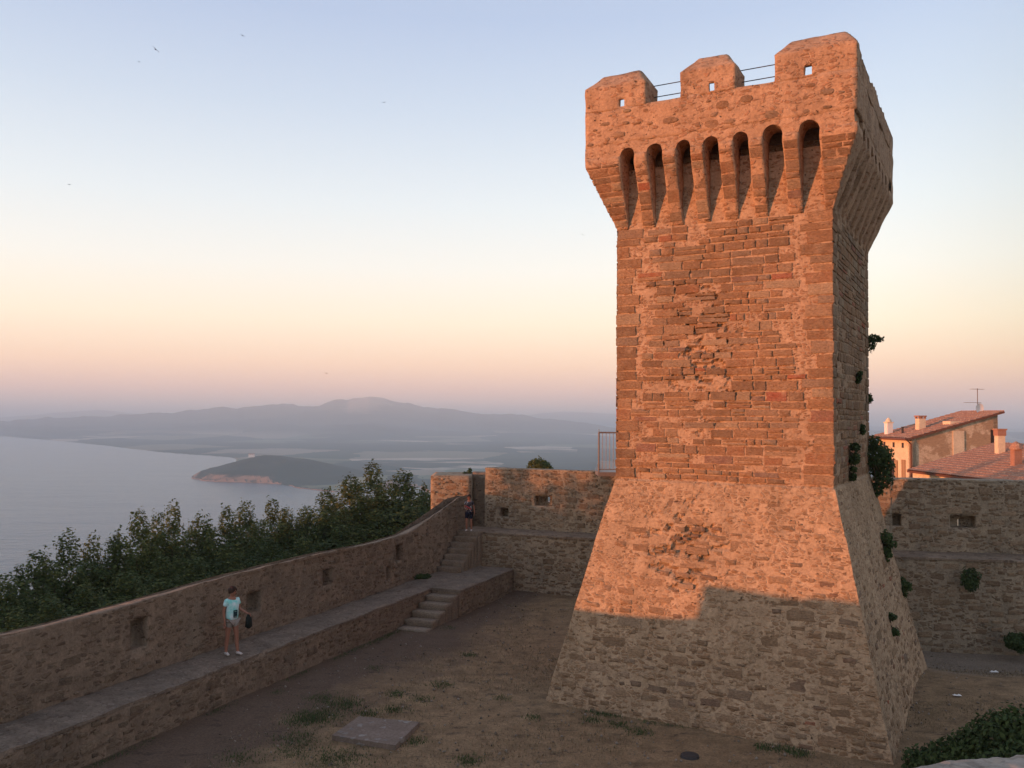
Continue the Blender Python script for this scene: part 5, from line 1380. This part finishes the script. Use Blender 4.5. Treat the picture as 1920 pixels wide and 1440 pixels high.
def hand(pts, ed, w, palm, dirv, side, curl=.3):
    """palm vertex after wrist index w, four fingers and a thumb"""
    d = Vector(dirv).normalized(); sdv = Vector(side).normalized(); nv = d.cross(sdv)
    c = Vector(palm); pts.append((*c, .030, .018)); pi = len(pts) - 1; ed.append((w, pi))
    for k, (off, ln) in enumerate(((-.026, .062), (-.009, .072), (.009, .068), (.026, .054))):
        b = c + d * .035 + sdv * off; pts.append((*b, .0095, .0095)); ed.append((pi, len(pts) - 1))
        e = b + d * ln * .55 + nv * curl * ln * .2; pts.append((*e, .0085, .0085)); ed.append((len(pts) - 2, len(pts) - 1))
        f = e + d * ln * .38 + nv * curl * ln * .7; pts.append((*f, .007, .007)); ed.append((len(pts) - 2, len(pts) - 1))
    b = c - sdv * .034 + d * .004; pts.append((*b, .0105, .0105)); ed.append((pi, len(pts) - 1))
    e = b - sdv * .012 + d * .038 + nv * .012; pts.append((*e, .009, .009)); ed.append((len(pts) - 2, len(pts) - 1))
def person(loc, face_deg, scale, label, arms, legs, look, shirt, shorts, kind):
    root = empty('person', loc, math.radians(face_deg), label, 'person'); root.scale = (scale,) * 3
    P = [(0, 0, .87, .125, .10), (0, -.005, 1.0, .115, .09), (0, -.005, 1.16, .13, .10), (0, .01, 1.30, .085, .065), (0, .005, 1.375, .045, .048)]
    E_ = [(0, 1), (1, 2), (2, 3), (3, 4)]
    lk_ = math.radians(look); fx, fy = math.sin(lk_), -math.cos(lk_)
    hx, hy = fx * .02, fy * .02
    P += [(hx, hy, 1.44, .062, .074), (hx * .8, hy * .6, 1.50, .072, .086), (hx * .6, hy * .2, 1.555, .058, .070)]; E_ += [(4, 5), (5, 6), (6, 7)]
    P.append((hx + fx * .088, hy + fy * .088, 1.478, .011, .012)); E_.append((6, 8))          # nose
    for s in (-1, 1):                                                                         # ears
        P.append((hx * .6 + s * math.cos(lk_) * .076, hy * .4 + s * math.sin(lk_) * .076, 1.485, .012, .018)); E_.append((6, len(P) - 1))
    for s, (el, wr, pd) in zip((-1, 1), arms):
        P.append((s * .15, 0, 1.285, .048, .048)); a = len(P) - 1; E_.append((3, a))
        P.append((*el, .036, .036)); P.append((*wr, .024, .024)); E_ += [(a, a + 1), (a + 1, a + 2)]
        d = Vector(pd).normalized(); hand(P, E_, a + 2, Vector(wr) + d * .05, d, (0, -1, 0) if abs(d.z) > .6 else (0, 0, 1), .5)
    for s, (kn, an) in zip((-1, 1), legs):
        P.append((s * .085, 0, .80, .085, .09)); a = len(P) - 1; E_.append((0, a))
        P.append(((s * .085 + kn[0]) / 2, kn[1] / 2, (kn[2] + .8) / 2, .072, .075)); P.append((*kn, .05, .052)); P.append(((kn[0] + an[0]) / 2, (kn[1] + an[1]) / 2 + .012, kn[2] * .62, .047, .05)); P.append((*an, .03, .034))
        E_ += [(a, a + 1), (a + 1, a + 2), (a + 2, a + 3), (a + 3, a + 4)]
        P.append((an[0] + s * .02, an[1] - .10, .035, .028, .018)); E_.append((a + 4, a + 5))
    body = skin('body', P, E_, M['skin'], root)
    # eyes, mouth
    for s in (-1, 1):
        ex, ey = hx + fx * .082 + s * math.cos(lk_) * .028, hy + fy * .082 + s * math.sin(lk_) * .028
        mesh('eye', *tube([(ex - fx * .01, ey - fy * .01, 1.50), (ex + fx * .002, ey + fy * .002, 1.50)], .008, 8), M['hair'], body)
    mesh('mouth', *box(hx + fx * .078 - .016, hx + fx * .078 + .016, hy + fy * .078 - .006, hy + fy * .078 + .004, 1.438, 1.445), M['red_bag'], body)
    # hair: a cap following the skull, open at the face
    V = []; F = []
    for i in range(9):
        for k in range(20):
            th = math.pi * .70 * i / 8; a = 2 * math.pi * k / 20
            ff = math.cos(a - (math.atan2(fy, fx)))                # 1 towards the face
            lim_ = 1 - .42 * max(0, ff) ** 1.2; th *= lim_
            r = .103 + .012 * math.sin(k * 5.1 + i * 2.3)
            V.append((hx * .5 + r * math.sin(th) * math.cos(a) * (.95), hy * .3 + r * 1.08 * math.sin(th) * math.sin(a), 1.512 + r * 1.0 * math.cos(th)))
    F = [(i * 20 + k, i * 20 + (k + 1) % 20, (i + 1) * 20 + (k + 1) % 20, (i + 1) * 20 + k) for i in range(8) for k in range(20)]
    mesh('hair', V, F, M['hair'], root, smooth=True)
    # clothes
    Q = [(0, -.005, .80, .175, .135), (0, -.01, .95, .165, .135), (0, -.01, 1.14, .168, .135), (0, .008, 1.275, .11, .082), (0, .01, 1.325, .062, .055)]; G = [(0, 1), (1, 2), (2, 3), (3, 4)]
    for s, (el, wr, pd) in zip((-1, 1), arms):
        Q.append((s * .15, 0, 1.285, .062, .062)); Q.append((s * .15 + (el[0] - s * .15) * .55, el[1] * .55, 1.285 + (el[2] - 1.285) * .55, .062, .062)); G += [(3, len(Q) - 2), (len(Q) - 2, len(Q) - 1)]
    sh = skin('t_shirt', Q, G, shirt, root)
    Q = [(0, 0, .86, .135, .11)]; G = []
    for s, (kn, an) in zip((-1, 1), legs):
        Q.append((s * .085, 0, .78, .10, .10)); Q.append((s * .085 + (kn[0] - s * .085) * .5, kn[1] * .5, .62 if kind == 'w' else .52, .088, .09)); b = len(Q); G += [(0, b - 2), (b - 2, b - 1)]
    skin('shorts', Q, G, shorts, root)
    for s, (kn, an) in zip((-1, 1), legs):
        skin('shoe', [(an[0], an[1] + .045, .045, .034, .034), (an[0], an[1], .06, .042, .045), (an[0] + s * .012, an[1] - .08, .045, .040, .03), (an[0] + s * .022, an[1] - .145, .034, .034, .022)], [(0, 1), (1, 2), (2, 3)], M['shoe'], root)
    return root, sh
wx, wy = -6.59, 21.15
W_, sh = person((wx, wy, .90), 52, 1.0, 'woman in pale mint t-shirt and shorts on the wall walk, holding a dark bag', [((-.205, .03, 1.04), (-.21, -.03, .815), (0, -.1, -1)), ((.20, -.02, 1.05), (.27, -.20, .97), (.3, -.9, -.3))],
             [((-.09, .02, .45), (-.10, .06, .08)), ((.10, -.06, .46), (.11, -.10, .08))], 30, M['mint'], M['grey_shorts'], 'w')
# printed motif on the shirt front: a dark open frame with bars
def bars(rows): return merge([box(a, b, -.150, -.138, c_, d_) for a, b, c_, d_ in rows])
mesh('shirt_print', *bars([(-.05, -.03, .93, 1.07), (-.05, .05, 1.05, 1.07), (.035, .05, .93, 1.07), (-.02, -.01, .93, 1.03), (.0, .01, .93, 1.03), (.017, .025, .93, 1.03), (-.05, .05, .915, .925), (-.05, .05, .895, .902)]), M['print'], W_)
bp = empty('backpack', (wx, wy, .90), math.radians(52), 'small dark red backpack on the back of the woman in mint', 'backpack')
skin('pack', [(0, .16, .98, .12, .06), (0, .17, 1.12, .125, .07), (0, .15, 1.24, .09, .05)], [(0, 1), (1, 2)], M['red_bag'], bp, 1)
for s in (-1, 1): mesh('strap', *tube([(s * .09, .15, 1.26), (s * .16, .10, 1.24), (s * .17, .10, 1.10), (s * .10, .17, .98)], .012, 6), M['red_bag'], bp)
hb = empty('handbag', (wx, wy, .90), math.radians(52), 'dark bag hanging from the hand of the woman in mint', 'bag')
V, F = tube([(.29, -.27, .93), (.29, -.26, .86), (.30, -.25, .76), (.30, -.24, .66), (.30, -.24, .62)], [.03, .06, .08, .09, .05], 14)
mesh('pouch', wobble(V, .02, 9, 4, 2), F, M['black_cloth'], hb, smooth=True)
mesh('handle', *tube([(.25, -.27, .90), (.27, -.265, .955), (.31, -.265, .955), (.33, -.27, .90)], .009, 6), M['black_cloth'], hb)
# the younger person on the upper steps
x1, z1 = unproj(879, 1002, 1.0); t = 30.0
for _ in range(400):
    px_, py_, pz_ = x1 * t, t, CAM_Z + (z1 - CAM_Z) * t
    a_ = (px_ - RO[0]) * RW[0] + (py_ - RO[1]) * RW[1]
    stz = .90 + .186 * min(7, max(0, math.floor((a_ - 18.45) / .27) + 1))
    if pz_ <= stz: break
    t += .01
print('second person', px_, py_, pz_, stz, a_)
K_, sh = person((px_, py_, stz), -8, .86, 'person in dark top and navy shorts at the top of the narrow steps', [((-.21, .02, 1.05), (-.12, -.17, .99), (.9, -.3, 0)), ((.22, .03, 1.04), (.25, -.03, .82), (.05, -.1, -1))],
             [((-.10, -.06, .46), (-.10, -.02, .08)), ((.10, -.01, .45), (.11, .02, .08))], 0, M['darkshirt'], M['navy'], 'k')
mesh('sash', *tube([(-.13, -.135, 1.12), (0, -.15, 1.05), (.12, -.13, .98)], .03, 8), M['redcloth'], K_)


# ================================================================== HAZE
V, F = box(-33500, 33500, -8800, 26800, SEA_Z - 14, 245)
hm = bpy.data.materials.new('haze'); hm.use_nodes = True; ht = hm.node_tree; ht.nodes.clear()
pv = ht.nodes.new("ShaderNodeVolumePrincipled"); ho = ht.nodes.new("ShaderNodeOutputMaterial")
pv.inputs['Color'].default_value = (.58, .82, 1.0, 1); pv.inputs['Density'].default_value = 1.85e-4; pv.inputs['Anisotropy'].default_value = 0.0
ht.links.new(pv.outputs[0], ho.inputs['Volume'])
haze = mesh('haze', V, F, hm); tag(haze, kind='stuff')
